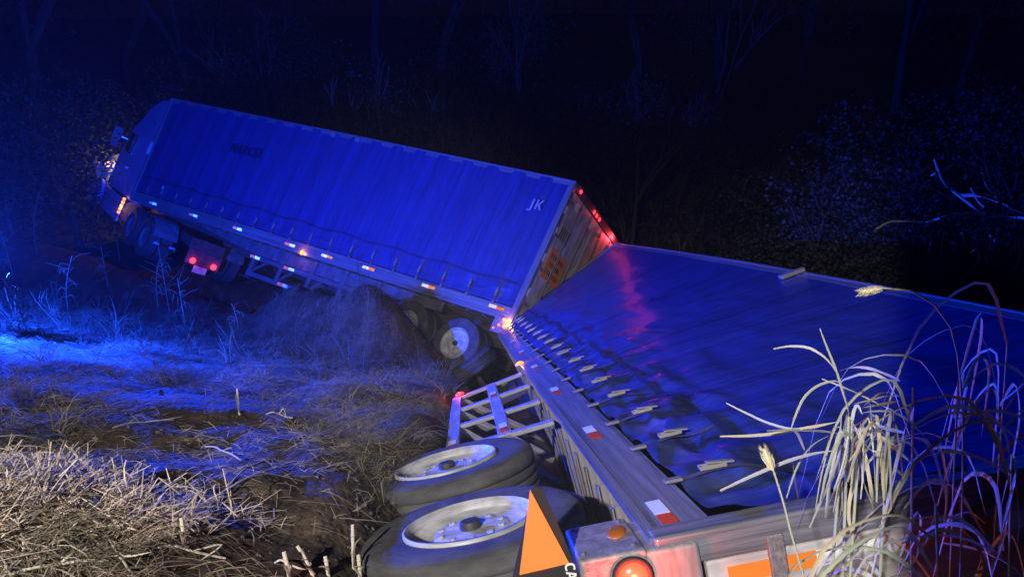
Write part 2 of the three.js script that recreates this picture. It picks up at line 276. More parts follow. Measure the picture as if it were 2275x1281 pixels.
  // side panel below the rail that narrows to the front
  if (cfg.skirt) { const sh = new THREE.Shape([[9.9, -0.155], [9.3, -0.2], [7.9, -0.36], [7.0, -0.43], [4.4, -0.43], [1.6, -0.34], [1.6, -0.155]].map((p) => new THREE.Vector2(...p))); put('chassis_panel', new THREE.ExtrudeGeometry(sh, { depth: 0.03, bevelEnabled: false, curveSegments: 4 }).translate(0, 0, 0.08), M.panel); }
  // axles with dual wheels on the left; the right hand ones lie below
  for (const x of cfg.axles) {
    const wy = cfg.wheelY?.[cfg.axles.indexOf(x)] ?? -0.81;
    wheel(put, 'wheel', x, wy, cfg.wheelZ?.[cfg.axles.indexOf(x)] ?? 0.03);
    const mir = new THREE.Matrix4().makeScale(1, 1, -1);
    const flip = (n, g, m, p = t) => { g.applyMatrix4(mir).translate(0, 0, WID); const ix = g.index; if (ix) for (let i = 0; i < ix.count; i += 3) { const a = ix.getX(i); ix.setX(i, ix.getX(i + 2)); ix.setX(i + 2, a); } g.computeVertexNormals(); return put(n, g, m, p); };
    wheel(flip, 'wheel', x, wy, 0.03);
    put('axle', new THREE.CylinderGeometry(0.065, 0.065, WID - 0.3, 12).rotateX(Math.PI / 2).translate(x, wy, WID / 2), M.under);
    for (const z of [0.82, 1.78]) put('spring_hanger', box(x - 0.3, x + 0.3, -0.74, -0.52, z - 0.05, z + 0.05), M.under);
  }
  // straps with buckles
  for (let k = 0; k < 19; k++) {
    const x = 0.53 + k * 0.62; if (x > LEN - 0.3) break;
    const j = fbm(x * 5, cfg.twist * 9, 1, 2) * 0.05, z = -0.05, lean = fbm(x * 3, 4 + cfg.twist, 2, 2) * 0.09;
    const pts = [V(x - lean * 0.4, 0.1, -0.034), V(x - lean * 0.2, 0.16, -0.045), V(x, 0.28 + j, -0.014 - Math.max(0.045, swell(x, 0.28 + j))), V(x + lean, 0.4 + j, -0.012 - Math.max(0.03, swell(x + lean, 0.4 + j))), V(x + lean * 1.7, 0.56 + j * 2, -0.007 - swell(x + lean * 1.7, 0.56 + j * 2))];
    const st = put('strap', ribbon(pts, 0.042, 12, 0.0, V(0, 0, 1), 0.12), M.strap);
    const bk = merge([rbox(-0.03, 0.03, -0.075, -0.055, -0.012, 0.012, 0.005, 1), rbox(-0.03, 0.03, 0.05, 0.07, -0.012, 0.012, 0.005, 1), rbox(-0.034, -0.022, -0.075, 0.07, -0.016, 0.014, 0.005, 1), rbox(0.022, 0.034, -0.075, 0.07, -0.016, 0.014, 0.005, 1), rbox(-0.025, 0.025, -0.04, 0.11, -0.034, -0.02, 0.005, 1).rotateX(0.16)]);
    put('buckle', bk.scale(0.62, 0.8, 0.6).rotateZ(-lean * 1.2).translate(x, 0.29 + j, -0.03 - Math.max(0.045, swell(x, 0.28 + j))), M.buckle, st);
    put('hook', rbox(x - lean * 0.4 - 0.022, x - lean * 0.4 + 0.022, 0.07, 0.15, -0.055, -0.04, 0.005, 1), M.steel, st);
  }
  // prismatic tape along the rail
  for (const [x, y, order] of cfg.tapes) {
    const [first, second] = order === 'wo' ? [M.tapeWhite, M.tapeOrange] : order === 'wr' ? [M.flatWhite, M.flatRed] : [M.tapeRed, M.tapeWhite], tapeShape = order === 'wr' ? flatTape : tapeGeo;
    put('reflective_tape', tapeShape.clone().translate(x + 0.082, y, -0.022), first); put('reflective_tape', tapeShape.clone().translate(x - 0.082, y, -0.022), second);
  }
  // side guard
  const { from, to } = cfg.guard, gz = 0.03, gm = cfg.flat ? M.guard : M.panel;
  for (const y of [-0.5, -0.88]) put('guard_bar', rbox(from, to, y - 0.05, y + 0.05, gz, gz + 0.04, 0.008, 1), gm);
  const nb = cfg.guard.bars; for (let k = 0; k < nb; k++) { const x = lerp(from + 0.05, to - 0.05, k / (nb - 1)); put('guard_post', rbox(x - 0.05, x + 0.05, -0.93, -0.155, gz + 0.004, gz + 0.036, 0.006, 1), gm); put('guard_brace', bar(V(x, -0.84, gz + 0.06), V(x, -0.17, 0.78), 0.06, 0.05), gm); }
  for (const [x, y] of cfg.guardTapes) { put('reflective_tape', (cfg.flat ? flatTape : tapeGeo).clone().translate(x + 0.082, y, gz - 0.002), cfg.flat ? M.flatWhite : M.tapeRed); put('reflective_tape', (cfg.flat ? flatTape : tapeGeo).clone().translate(x - 0.082, y, gz - 0.002), cfg.flat ? M.flatRed : M.tapeWhite); }
  // landing gear
  for (const z of [0.55, 2.05]) put('landing_leg', merge([rbox(7.5, 7.63, -0.95, -0.15, z - 0.06, z + 0.06, 0.01, 1), rbox(7.4, 7.73, -0.98, -0.95, z - 0.12, z + 0.12, 0.005, 1)]), M.under);
  // rear doors
  for (const [z0, z1] of [[0.09, WID / 2 - 0.006], [WID / 2 + 0.006, WID - 0.09]]) {
    const d = put('door', rbox(0.0, 0.06, 0.05, TOP - 0.14, z0, z1, 0.012), M.door);
    for (const k of [0.32, 0.75]) { const z = lerp(z0, z1, z0 < 1 ? k : 1 - k); put('lock_rod', new THREE.CylinderGeometry(0.016, 0.016, TOP - 0.25, 8).translate(-0.03, TOP / 2 - 0.05, z), M.steel, d); for (const y of [0.12, 0.9, 2.45]) put('rod_bracket', rbox(-0.05, 0.0, y - 0.03, y + 0.03, z - 0.035, z + 0.035, 0.006, 1), M.steel, d); }
    for (const y of [0.3, 1.0, 1.7, 2.4]) put('hinge', rbox(-0.022, 0.0, y - 0.03, y + 0.03, z0 < 1 ? 0.03 : WID - 0.2, z0 < 1 ? 0.2 : WID - 0.03, 0.006, 1), M.steel, d);
  }
  put('rear_sill', rbox(-0.03, 0.3, -0.32, 0.03, 0.0, WID, 0.02), M.sill);
  cfg.extra?.({ t, put, world, cu });
  delete t.userData.twist; delete t.userData.put;
  return t;
}
const flatText = (str, size, depth = 0.002) => { const g = new TextGeometry(str, { font, size, depth, curveSegments: 3, bevelEnabled: false }); g.computeBoundingBox(); const c = g.boundingBox.getCenter(V(0, 0, 0)); return g.translate(-c.x, -c.y, -c.z); };
// lettering on the left side reads from the rear (small x is right for an onlooker on the left), so it is turned about
const onSide = (g, x, y, z) => g.rotateY(Math.PI).translate(x, y, z);

const trailerA = makeTrailer({
  name: 'curtain_side_trailer', label: 'blue curtain-sided trailer coupled to the tractor, its white rear doors showing',
  at: [0.05442745520744028, -3.5113955459778334, -12.760399599998799], twist: -0.1527,
  basis: [[-0.8096182, 0.4126633, 0.4174054], [0.0577712, 0.7637060, -0.6429741], [-0.5841069, -0.4964495, -0.6421503]],
  rib: 0.02, fold: 0.35, foldTop: 0.8, skirt: true, axles: [0.97, 2.22],
  tapes: [[11.31, -0.04, 'rw'], [9.58, -0.02, 'rw'], [7.87, -0.01, 'rw'], [6.04, 0, 'rw'], [4.85, 0, 'wo'], [3.64, 0.02, 'wo'], [2.04, 0.03, 'wo'], [0.42, 0.04, 'wo']].map(([x, y, o]) => [x, y, o]),
  guard: { from: 3.2, to: 7.05, bars: 5 }, guardTapes: [[6.96, -0.5], [5.8, -0.5], [5.77, -0.88], [3.4, -0.5]],
  extra({ t, put }) {
    put('lettering', onSide(flatText('NARCEL', 0.23), 8.65, 1.83, -0.088), M.print);
    put('lettering', onSide(flatText('JK', 0.2), 0.55, 2.1, -0.075), M.mark);
    for (const x of [6.25, 5.5]) put('curtain_roller', rbox(x - 0.06, x + 0.06, TOP - 0.12, TOP - 0.02, -0.06, -0.016, 0.012), M.buckle);
    put('sticker', new THREE.CylinderGeometry(0.045, 0.045, 0.004, 18).rotateX(Math.PI / 2).translate(11.15, 0.42, -0.05), M.paper);
    put('sign_plate', rbox(LEN - 0.02, LEN + 0.1, 1.15, 1.5, -0.045, -0.034, 0.004, 1), M.paper);
    // rear: lamps along the header
    for (const [y, z] of [[2.70, 0.25], [2.68, 1.03], [2.68, 1.18], [2.68, 1.34], [2.68, 2.15]]) lamp(t, 'marker_lamp', V(-0.022, y, z), 0.04, L.red, [1, 0.05, 0.08], z > 2 ? 1.3 : 0.03, V(-1, 0, 0));
    // signs on the doors
    put('round_sticker', new THREE.CylinderGeometry(0.09, 0.09, 0.006, 24).rotateZ(Math.PI / 2).translate(-0.005, 2.44, 0.42), M.paper);
    put('white_sign', rbox(-0.012, 0, 2.36, 2.52, 1.02, 1.22, 0.003, 1), M.paper);
    const o = put('orange_sign', rbox(-0.016, -0.002, 0.9, 1.5, 0.17, 0.92, 0.004, 1), M.orange);
    for (const [y, z0, z1] of [[1.36, 0.26, 0.84], [1.2, 0.3, 0.78], [1.04, 0.26, 0.84]]) { const n = 7; for (let k = 0; k < n; k++) { const z = lerp(z0, z1, k / n); put('sign_mark', box(-0.0185, -0.0165, y - 0.045, y + 0.045, z, z + 0.03 + 0.02 * ((k * 7) % 3) / 2), M.ink, o); } }
    const d = put('dark_sign', rbox(-0.012, -0.002, 1.66, 1.98, 0.16, 0.6, 0.003, 1), std(rgb(0.4, 0.36, 0.3), 0.7));
    for (let k = 0; k < 5; k++) put('sign_mark', box(-0.0145, -0.0125, 1.7, 1.94, 0.2 + k * 0.08, 0.25 + k * 0.08), M.olive, d);
    for (const y of [2.2, 1.75, 1.2, 0.5]) put('reflective_tape', flatTape.clone().rotateZ(Math.PI / 2).rotateY(Math.PI / 2).translate(-0.011, y, 0.05), M.flatWhite);
    put('reflective_tape', flatTape.clone().rotateZ(Math.PI / 2).rotateY(Math.PI / 2).translate(-0.011, 0.3, 0.05), M.flatRed);
    // amber lamps at the rear left corner and the side marker
    for (const [x, y, z, s] of [[0.05, -0.16, -0.03, 1], [0.16, -0.13, -0.03, 0.8], [0.1, -0.25, -0.03, 0.9], [0.22, -0.25, -0.03, 0.6], [0.05, -0.34, -0.03, 0.8], [0.3, -0.33, -0.03, 0.5]]) lamp(t, 'corner_lamp', V(x, y, z), 0.042 * s, s > 0.7 ? L.hot : L.amber, [1, 0.35, 0.05], s === 1 ? 0.4 : 0);
    lamp(t, 'side_marker_lamp', V(5.58, -0.08, -0.025), 0.06, L.hot, [1, 0.3, 0.04], 0.2);
    // chassis lamp bracket of the corner
    put('lamp_bracket', rbox(0.0, 0.36, -0.4, -0.12, -0.028, 0.03, 0.01, 1), M.steel);
  },
});

const trailerB = makeTrailer({
  name: 'curtain_side_trailer', label: 'blue curtain-sided trailer rolled far onto its side with large tandem wheels up',
  at: [0.6198046645966829, -0.1131619003284412, -2.256178490072044], twist: -0.4355,
  basis: [[-0.0331772, 0.9835261, 0.1776956], [-0.2979477, 0.1599764, -0.9410817], [-0.9540055, -0.0841664, 0.2877318]],
  rib: 0, fold: 0.7, foldTop: 1.2, skirt: false, axles: [0.7, 1.74], wheelY: [-0.77, -0.88], wheelZ: [-0.01, -0.07],
flat: true, tapes: [0.24, 1.77, 3.4, 5.0, 6.6, 8.2].map((x) => [x, -0.02, 'wr']),
  guard: { from: 2.6, to: 5.45, bars: 4 }, guardTapes: [[2.85, -0.5], [2.75, -0.88], [4.6, -0.5]],
  extra({ t, put }) {
    lamp(t, 'side_marker_lamp', V(5.62, -0.13, -0.025), 0.05, L.hot, [1, 0.3, 0.04], 0.1);
    lamp(t, 'guard_lamp', V(5.42, -0.84, 0.02), 0.05, L.red, [1, 0.05, 0.05], 0.2);
    put('curtain_roller', rbox(4.8, 4.88, TOP - 0.22, TOP + 0.03, -0.06, -0.02, 0.01), M.buckle);
    // rear left corner: lamp plate, tail lamp, amber side lens
    put('lamp_plate', rbox(-0.035, 0.32, -0.395, -0.155, -0.012, 0.2, 0.015), M.sill);
    put('side_lens', new THREE.SphereGeometry(0.05, 18, 10).scale(1.35, 0.75, 0.25).rotateZ(0.3).translate(0.17, -0.22, -0.014), M.amberOff);
    const bz = put('lamp_bezel', new THREE.TorusGeometry(0.062, 0.012, 8, 24).rotateY(Math.PI / 2).translate(-0.04, -0.22, 0.075), M.black);
    lamp(t, 'tail_lamp', V(-0.038, -0.22, 0.075), 0.055, L.tail, [1, 0.06, 0.03], 0.6, V(-1, 0, 0));
    // bolts on the plate
    for (const [x, y] of [[0.02, -0.19], [0.28, -0.19], [0.02, -0.37], [0.28, -0.37]]) put('bolt', new THREE.CylinderGeometry(0.008, 0.009, 0.01, 6).rotateX(Math.PI / 2).translate(x, y, -0.016), M.steel);
    // rear tape on the door edge
    for (let k = 0; k < 12; k++) put('reflective_tape', flatTape.clone().rotateZ(Math.PI / 2).rotateY(Math.PI / 2).translate(-0.002, 0.2 + k * 0.16, 0.15), (k >> 1) % 2 ? M.flatWhite : M.flatOrange);
    // mud flap with an orange triangle
    const tri = (pts, d) => new THREE.ExtrudeGeometry(new THREE.Shape(pts.map((p) => new THREE.Vector2(...p))), { depth: d, bevelEnabled: false }).rotateY(-Math.PI / 2);   // shape (z, y) in the rear plane
    put('mud_flap', tri([[-0.29, -0.5], [-0.27, -0.47], [0.34, -0.33], [0.34, -0.66], [0.02, -0.63]], 0.012).translate(0.03, 0, 0), M.black);
    put('warning_triangle', tri([[-0.28, -0.515], [0.005, -0.425], [0.012, -0.605]], 0.004).translate(0.012, 0, 0), M.orange);
    put('lettering', flatText('CAR', 0.036).rotateY(-Math.PI / 2).translate(0.008, -0.425, 0.05), M.paper);
    // rear under-run bar
    put('bumper_bar', rbox(-0.02, 0.06, -0.66, -0.56, 0.2, WID - 0.2, 0.015), M.sill);
    for (const z of [0.75, 1.85]) put('bumper_hanger', rbox(-0.01, 0.05, -0.56, -0.32, z - 0.04, z + 0.04, 0.008, 1), M.sill);
    // fender over the tandem
    const arc = []; for (let k = 0; k <= 14; k++) { const a = Math.PI * (0.1 + 0.5 * k / 14); arc.push([0.76 + Math.cos(a) * 0.58, -0.81 + Math.sin(a) * 0.58]); }
    const fs = new THREE.Shape([...arc.map((p) => new THREE.Vector2(...p)), ...arc.reverse().map(([x, y]) => new THREE.Vector2(0.76 + (x - 0.76) * 0.96, -0.81 + (y + 0.81) * 0.96))]);
    put('fender', new THREE.ExtrudeGeometry(fs, { depth: 0.6, bevelEnabled: false }).translate(0, 0, 0.05), M.black);
    put('document_box', rbox(0.45, 0.75, -0.42, -0.16, 0.5, 0.75, 0.02), M.guard);
  },
});

/* ------------------------------------------------------------------ tractor ahead of the first trailer */
{
  const t = thing('truck_tractor', 'blue sleeper-cab truck tractor with roof fairing ahead of the leading trailer', 'truck');
  trailerA.updateMatrixWorld(true);
  const a = -0.1527 * 11.4 / LEN, c = Math.cos(a), s = Math.sin(a), y = -0.15 - 0.5;
  t.position.copy(trailerA.localToWorld(V(11.4, 0.5 + c * y, WID / 2 + s * y)));
  const f = V(-0.62, 0.02, -0.785).normalize(), up0 = V(0.35, 0.86, -0.36).normalize(), r = f.clone().cross(up0).normalize(), u = r.clone().cross(f);
  t.quaternion.setFromRotationMatrix(new THREE.Matrix4().makeBasis(f, u, r));
  const P = (n, g, m, parent = t) => mesh(n, g, m, parent);
  const paint = phys(rgb(0.3, 0.4, 0.78), 0.35, { clearcoat: 0.8, clearcoatRoughness: 0.15 }), chrome = std(rgb(0.6, 0.6, 0.62), 0.2, 0.9), glass = phys(rgb(0.02, 0.025, 0.03), 0.08, { clearcoat: 1 });
  const prof = (pts, z0, z1, bevel = 0.06) => new THREE.ExtrudeGeometry(new THREE.Shape(pts.map((p) => new THREE.Vector2(...p))), { depth: z1 - z0 - 2 * bevel, bevelEnabled: true, bevelSize: bevel, bevelThickness: bevel, bevelSegments: 3 }).translate(0, 0, z0 + bevel);
  P('frame', merge([rbox(-1.6, 6.0, -0.4, -0.15, -0.45, -0.35, 0.01), rbox(-1.6, 6.0, -0.4, -0.15, 0.35, 0.45, 0.01), rbox(-1.62, -1.52, -0.42, -0.13, -0.45, 0.45, 0.01)]), M.under);
  P('fifth_wheel', new THREE.CylinderGeometry(0.48, 0.48, 0.06, 24).translate(0, -0.03, 0), M.steel);
  const cab = P('cab', prof([[1.75, -0.1], [4.2, -0.1], [4.2, 0.95], [3.85, 1.75], [3.4, 2.0], [1.75, 2.1]], -1.2, 1.2), paint);
  P('side_window', rbox(3.1, 3.9, 0.95, 1.55, -1.215, -1.19, 0.01), glass, cab); P('windscreen', bar(V(4.19, 1.0, 0), V(3.9, 1.7, 0), 2.1, 0.03), glass, cab);
  P('door_handle', rbox(3.0, 3.15, 0.55, 0.6, -1.25, -1.2, 0.01, 1), chrome, cab);
  P('roof_fairing', prof([[1.6, 2.05], [3.5, 2.0], [3.1, 2.4], [2.5, 2.68], [1.6, 2.84]], -1.2, 1.2, 0.1), paint);
  P('side_extender', prof([[1.05, 0.0], [1.75, -0.05], [1.75, 2.75], [1.25, 2.78], [1.05, 2.4]], -1.28, -1.2, 0.02), paint);
  P('side_extender', prof([[1.05, 0.0], [1.75, -0.05], [1.75, 2.75], [1.25, 2.78], [1.05, 2.4]], 1.2, 1.28, 0.02), paint);
  const hood = P('hood', prof([[4.2, -0.2], [6.1, -0.2], [6.15, 0.35], [5.9, 0.55], [4.2, 0.95]], -0.95, 0.95, 0.08), paint);
  P('grille', rbox(6.14, 6.2, -0.15, 0.35, -0.5, 0.5, 0.02), chrome, hood);
  P('bumper', rbox(6.05, 6.3, -0.75, -0.3, -1.2, 1.2, 0.05), chrome);
  for (const z of [-1, 1]) {
    P('mirror', rbox(4.05, 4.15, 0.95, 1.55, z * 1.5 - 0.13, z * 1.5 + 0.13, 0.03), M.steel);
    P('mirror_arm', bar(V(4.05, 1.3, z * 1.2), V(4.1, 1.3, z * 1.42), 0.03, 0.03), chrome);
    P('exhaust_stack', new THREE.CylinderGeometry(0.07, 0.07, 2.4, 14).translate(1.5, 1.3, z * 0.9), chrome);
    P('front_fender', prof([[4.5, -0.7], [4.6, -0.25], [5.0, -0.05], [5.6, -0.1], [5.95, -0.4], [5.95, -0.7]], z > 0 ? 0.9 : -1.22, z > 0 ? 1.22 : -0.9, 0.03), paint);
    P('fuel_tank', new THREE.CylinderGeometry(0.32, 0.32, 1.3, 24).rotateZ(Math.PI / 2).translate(2.6, -0.5, z * 0.9), chrome);
    P('headlight', rbox(5.95, 6.12, 0.0, 0.2, z * 0.78 - 0.13, z * 0.78 + 0.13, 0.04), L.warm, hood);
    const hl = new THREE.PointLight(rgb(1, 0.75, 0.45), 1.5, 0, 2); hl.name = 'headlight_glow'; hl.position.set(6.3, 0.1, z * 0.78); hl.castShadow = true; t.add(hl);
    for (const [x, one] of [[-0.65, 0], [0.65, 0], [5.2, 1]]) {
      const w = P('wheel', tyreShape.clone().translate(x, -0.65, z * (one ? 1.05 : 1.1)), M.rubber);
      P('rim', (z < 0 ? rimGeo.clone() : innerRim.clone()).translate(x, -0.65, z * 1.08), M.steel, w);
      if (!one) P('inner_tyre', tyreShape.clone().translate(x, -0.65, z * 0.78), M.rubber, w);
    }
  }
  // quarter fender with tape behind the drive wheels
  const q = []; for (let k = 0; k <= 8; k++) { const an = Math.PI * (0.55 + 0.35 * k / 8); q.push(V(-0.65 + Math.cos(an) * 0.62, -0.65 + Math.sin(an) * 0.62, 0)); }
  const qs = new THREE.Shape([...q.map((p) => new THREE.Vector2(p.x, p.y)), ...q.slice().reverse().map((p) => new THREE.Vector2(-0.65 + (p.x + 0.65) * 0.96, -0.65 + (p.y + 0.65) * 0.96))]);
  for (const z of [-1.22, 0.62]) P('rear_fender', new THREE.ExtrudeGeometry(qs, { depth: 0.6, bevelEnabled: false }).translate(0, 0, z), M.steel);
  const back = (g, x, yy, z) => g.clone().rotateY(Math.PI / 2).translate(x, yy, z);
  for (let k = 0; k < 3; k++) P('reflective_tape', back(tapeGeo, -1.29, -0.62, -1.1 + k * 0.2), k % 2 ? M.tapeRed : M.tapeWhite);
  // rear lamps and plate
  for (const z of [-0.28, 0.28]) lamp(t, 'tail_lamp', V(-1.63, -0.7, z + 0.05), 0.08, L.red, [1, 0.05, 0.1], 0.1, V(-1, 0, 0));
  P('lamp_bar', rbox(-1.628, -1.58, -0.8, -0.42, -0.42, 0.48, 0.01), M.under);
  P('number_plate', rbox(-1.645, -1.63, -0.98, -0.8, -0.15, 0.2, 0.004, 1), M.paper);
  // amber lamp strip on the left skirt and the marker on the mirror
  const strip = P('step_panel', rbox(1.9, 4.0, -0.85, -0.2, -1.24, -1.2, 0.02), paint);
  for (let k = 0; k < 5; k++) P('indicator_lamp', rbox(1.86, 1.9, -0.62 + k * 0.1, -0.55 + k * 0.1, -1.3, -1.22, 0.015, 1), L.hot);
  const il = new THREE.PointLight(rgb(1, 0.4, 0.06), 0.8, 0, 2); il.name = 'indicator_glow'; il.position.set(1.8, -0.4, -1.3); il.castShadow = true; t.add(il);
  lamp(t, 'fender_lamp', V(5.3, 0.3, -1.1), 0.09, L.warm, [1, 0.6, 0.25], 0.8, V(-0.7, 0.3, -0.6).normalize());
}

/* converter dolly between the trailers */
{
  const t = thing('trailer_dolly', 'dark wheeled dolly under the front of the overturned trailer', 'dolly');
  trailerB.updateMatrixWorld(true);
  const a = -0.4355 * 11.2 / LEN, c = Math.cos(a), s = Math.sin(a), place = (v) => { const y = v.y - 0.5, z = v.z - WID / 2; return V(v.x, 0.5 + c * y - s * z, WID / 2 + s * y + c * z); };
  t.position.copy(trailerB.position); t.quaternion.copy(trailerB.quaternion);
  const P = (n, g, m, parent = t) => { const p = g.attributes.position; for (let i = 0; i < p.count; i++) { const q = place(V(0, 0, 0).fromBufferAttribute(p, i)); p.setXYZ(i, q.x, q.y, q.z); } g.computeVertexNormals(); return mesh(n, g, m, parent); };
  P('dolly_frame', merge([rbox(10.3, 12.0, -0.45, -0.3, 0.8, 0.95, 0.01), rbox(10.3, 12.0, -0.45, -0.3, 1.65, 1.8, 0.01), rbox(10.9, 11.4, -0.44, -0.32, 0.95, 1.65, 0.01)]), M.under);
  P('turntable', new THREE.CylinderGeometry(0.45, 0.45, 0.1, 24).translate(11.2, -0.23, 1.3), M.steel);
  P('drawbar', merge([bar(V(12.0, -0.4, 0.88), V(13.4, -0.5, 1.3), 0.1, 0.1), bar(V(12.0, -0.4, 1.72), V(13.4, -0.5, 1.3), 0.1, 0.1)]), M.under);
  P('axle', new THREE.CylinderGeometry(0.06, 0.06, 2.2, 12).rotateX(Math.PI / 2).translate(11.2, -0.85, 1.3), M.under);
  for (const z of [0.22, 2.38]) { const w = P('wheel', tyreShape.clone().translate(11.2, -0.85, z), M.rubber); P('rim', (z < 1 ? rimGeo : innerRim).clone().translate(11.2, -0.85, z), M.under, w); }
}

/* ------------------------------------------------------------------ lamps that stand outside the frame */
function tripod(t, x, z, top, reach = 0.6) {
  const y0 = groundAt(x, z);
  mesh('mast', new THREE.CylinderGeometry(0.022, 0.028, top - y0 - 0.25, 10).translate(x, (top + y0 + 0.25) / 2, z), M.steel, t);
  for (let k = 0; k < 3; k++) { const a = k * 2.094 + 0.4, fx = x + Math.cos(a) * reach, fz = z + Math.sin(a) * reach; mesh('leg', tube([V(x, y0 + 1.0, z), V((x + fx) / 2, (y0 + 1 + groundAt(fx, fz)) / 2, (z + fz) / 2), V(fx, groundAt(fx, fz) + 0.01, fz)], 0.014, 6), M.steel, t); }
}
{
  const t = thing('added_torch', 'added black hand lamp on a slim tripod at the road edge, in place of the phone flash', 'added_torch'), y0 = groundAt(ADDED_TORCH_AT.x, ADDED_TORCH_AT.z + 0.1), dir = ADDED_TORCH_AIM.clone().sub(ADDED_TORCH_AT).normalize();
  const along = (g) => g.applyQuaternion(new THREE.Quaternion().setFromUnitVectors(V(0, 1, 0), dir)).translate(...ADDED_TORCH_AT.toArray());
  mesh('added_torch_body', along(new THREE.LatheGeometry([[0, -0.2], [0.014, -0.2], [0.015, -0.07], [0.024, -0.035], [0.024, -0.012], [0.021, -0.012]].map((p) => new THREE.Vector2(...p)), 24)), M.black, t);
  mesh('added_torch_lens', along(new THREE.CylinderGeometry(0.021, 0.021, 0.003, 24).translate(0, -0.022, 0)), L.white, t);
  const q = ADDED_TORCH_AT.clone().addScaledVector(dir, -0.13);
  mesh('column', new THREE.CylinderGeometry(0.01, 0.012, q.y - 0.02 - y0 - 0.3, 10).translate(q.x, (q.y - 0.02 + y0 + 0.3) / 2, q.z), M.black, t);
  for (let k = 0; k < 3; k++) { const a = k * 2.094 + 0.5, fx = q.x + Math.cos(a) * 0.3, fz = q.z + 0.1 + Math.sin(a) * 0.3; mesh('leg', bar(V(q.x, y0 + 0.6, q.z), V(fx, groundAt(fx, fz), fz), 0.016, 0.016), M.black, t); }
}
{
  const t = thing('floodlight', 'white floodlight on a tripod at the roadside behind the photographer', 'floodlight');
  tripod(t, FLOOD_AT.x, FLOOD_AT.z + 0.18, FLOOD_AT.y - 0.15);
  const dir = FLOOD_AIM.clone().sub(FLOOD_AT).normalize(), q = new THREE.Quaternion().setFromUnitVectors(V(0, 0, -1), dir);
  const at = FLOOD_AT.clone().addScaledVector(dir, -0.06);
  mesh('housing', merge([rbox(-0.2, 0.2, -0.14, 0.14, 0.01, 0.12, 0.02)]).applyQuaternion(q).translate(...at.toArray()), M.black, t);
  mesh('lens', rbox(-0.18, 0.18, -0.12, 0.12, -0.005, 0.005, 0.003, 1).applyQuaternion(q).translate(...at.toArray()), L.white, t);
}
{
  const t = thing('warning_beacon', 'blue police beacon at the left of the slope, on a tripod in place of the car', 'beacon');  // tripod stands in for the unseen police car under the blue light
  tripod(t, BEACON_AT.x, BEACON_AT.z, BEACON_AT.y - 0.1, 0.28);
  mesh('beacon_base', new THREE.CylinderGeometry(0.11, 0.12, 0.06, 20).translate(BEACON_AT.x, BEACON_AT.y - 0.1, BEACON_AT.z), M.black, t);
  mesh('beacon_dome', new THREE.LatheGeometry([[0.1, 0], [0.1, 0.1], [0.08, 0.15], [0.03, 0.17], [0, 0.17]].map((p) => new THREE.Vector2(...p)), 20).translate(BEACON_AT.x, BEACON_AT.y - 0.07, BEACON_AT.z), L.blue, t);
}
/* ------------------------------------------------------------------ dry grass and straw on the slope (nobody could count it) */
const bare = (x, z) => { const ax = -0.7, az = -2.2, ex = -1.25, ez = -2.0, t = clamp(((x - ax) * ex + (z - az) * ez) / (ex * ex + ez * ez), 0, 1), d = Math.hypot(x - ax - ex * t, z - az - ez * t); return 1 - smooth(d + 0.25 * fbm(x * 2.2, z * 2.2, 40, 3), 0.35, 0.85); };
const underVehicle = (x, z) => { const [d] = edgeDist(x, z); return z < 0.2 && z > -24 && x > -12 && d > (z < -9 ? 1.0 : 0.45) && d < 3.6; };
const MG = { dry: std(rgb(0.22, 0.175, 0.115), 0.9), straw: std(rgb(0.62, 0.54, 0.43), 0.85), pale: std(rgb(0.58, 0.52, 0.4), 0.8), stem: std(rgb(0.34, 0.28, 0.19), 0.9), green: std(rgb(0.10, 0.16, 0.045), 0.75), reed: phys(rgb(0.5, 0.55, 0.32), 0.6, { side: THREE.DoubleSide, transmission: 0.25, thickness: 0 }), reedPale: phys(rgb(0.6, 0.6, 0.5), 0.65, { transmission: 0.25, thickness: 0 }), reedDry: std(rgb(0.5, 0.44, 0.28), 0.8), weedDark: std(rgb(0.11, 0.09, 0.06), 0.9), dull: std(rgb(0.2, 0.185, 0.11), 0.8), fox: std(rgb(0.66, 0.6, 0.36), 0.9), bark: std(rgb(0.16, 0.13, 0.1), 0.9, 0, { map: tDirt, bumpMap: tSoilBump, bumpScale: 0.02 }), barkPale: std(rgb(0.1, 0.085, 0.065), 0.9), twigPale: std(rgb(0.2, 0.18, 0.17), 0.9), leafLit: std(rgb(0.07, 0.09, 0.08), 0.7), leaf: std(rgb(0.035, 0.045, 0.02), 0.7), leafDry: std(rgb(0.06, 0.045, 0.025), 0.8) };
function scatter(name, label, geo, mat, n, pick, size, lie, tones, flow = null) {
  const im = new THREE.InstancedMesh(geo, mat, n), m = new THREE.Matrix4(), tilt = new THREE.Quaternion(), q = new THREE.Quaternion(), e = new THREE.Euler(); let k = 0, guard = 0;
  while (k < n && guard++ < n * 12) {
    const p = pick(); if (!p) continue; const [x, z] = p, y = groundAt(x, z), s = rr(...size);
    e.set(rr(-lie, lie), flow === null ? rr(0, 6.283) : flow + 0.5 * (rnd() + rnd() + rnd() - 1.5) * 2, rr(-lie, lie), 'YXZ'); q.setFromEuler(e);
    if (flow !== null) { const k = 0.12; tilt.setFromUnitVectors(V(0, 1, 0), V(groundAt(x - k, z) - groundAt(x + k, z), 2 * k, groundAt(x, z - k) - groundAt(x, z + k)).normalize()); q.premultiply(tilt); }
    m.compose(V(x, y - 0.01 + (p[2] ?? 0), z), q, V(s * rr(0.8, 1.2), s * rr(0.6, 1.3), s * rr(0.8, 1.2))); im.setMatrixAt(k, m);
    const t = rnd(), c = rr(0.65, 1.25); im.setColorAt(k, rgb(c * lerp(1, tones[0], t), c * lerp(1, tones[1], t), c * lerp(1, tones[2], t))); k++;
  }
  im.count = k; im.name = name; im.castShadow = im.receiveShadow = true; scene.add(im); return tag(im, label, 'grass', null, 'stuff');
}
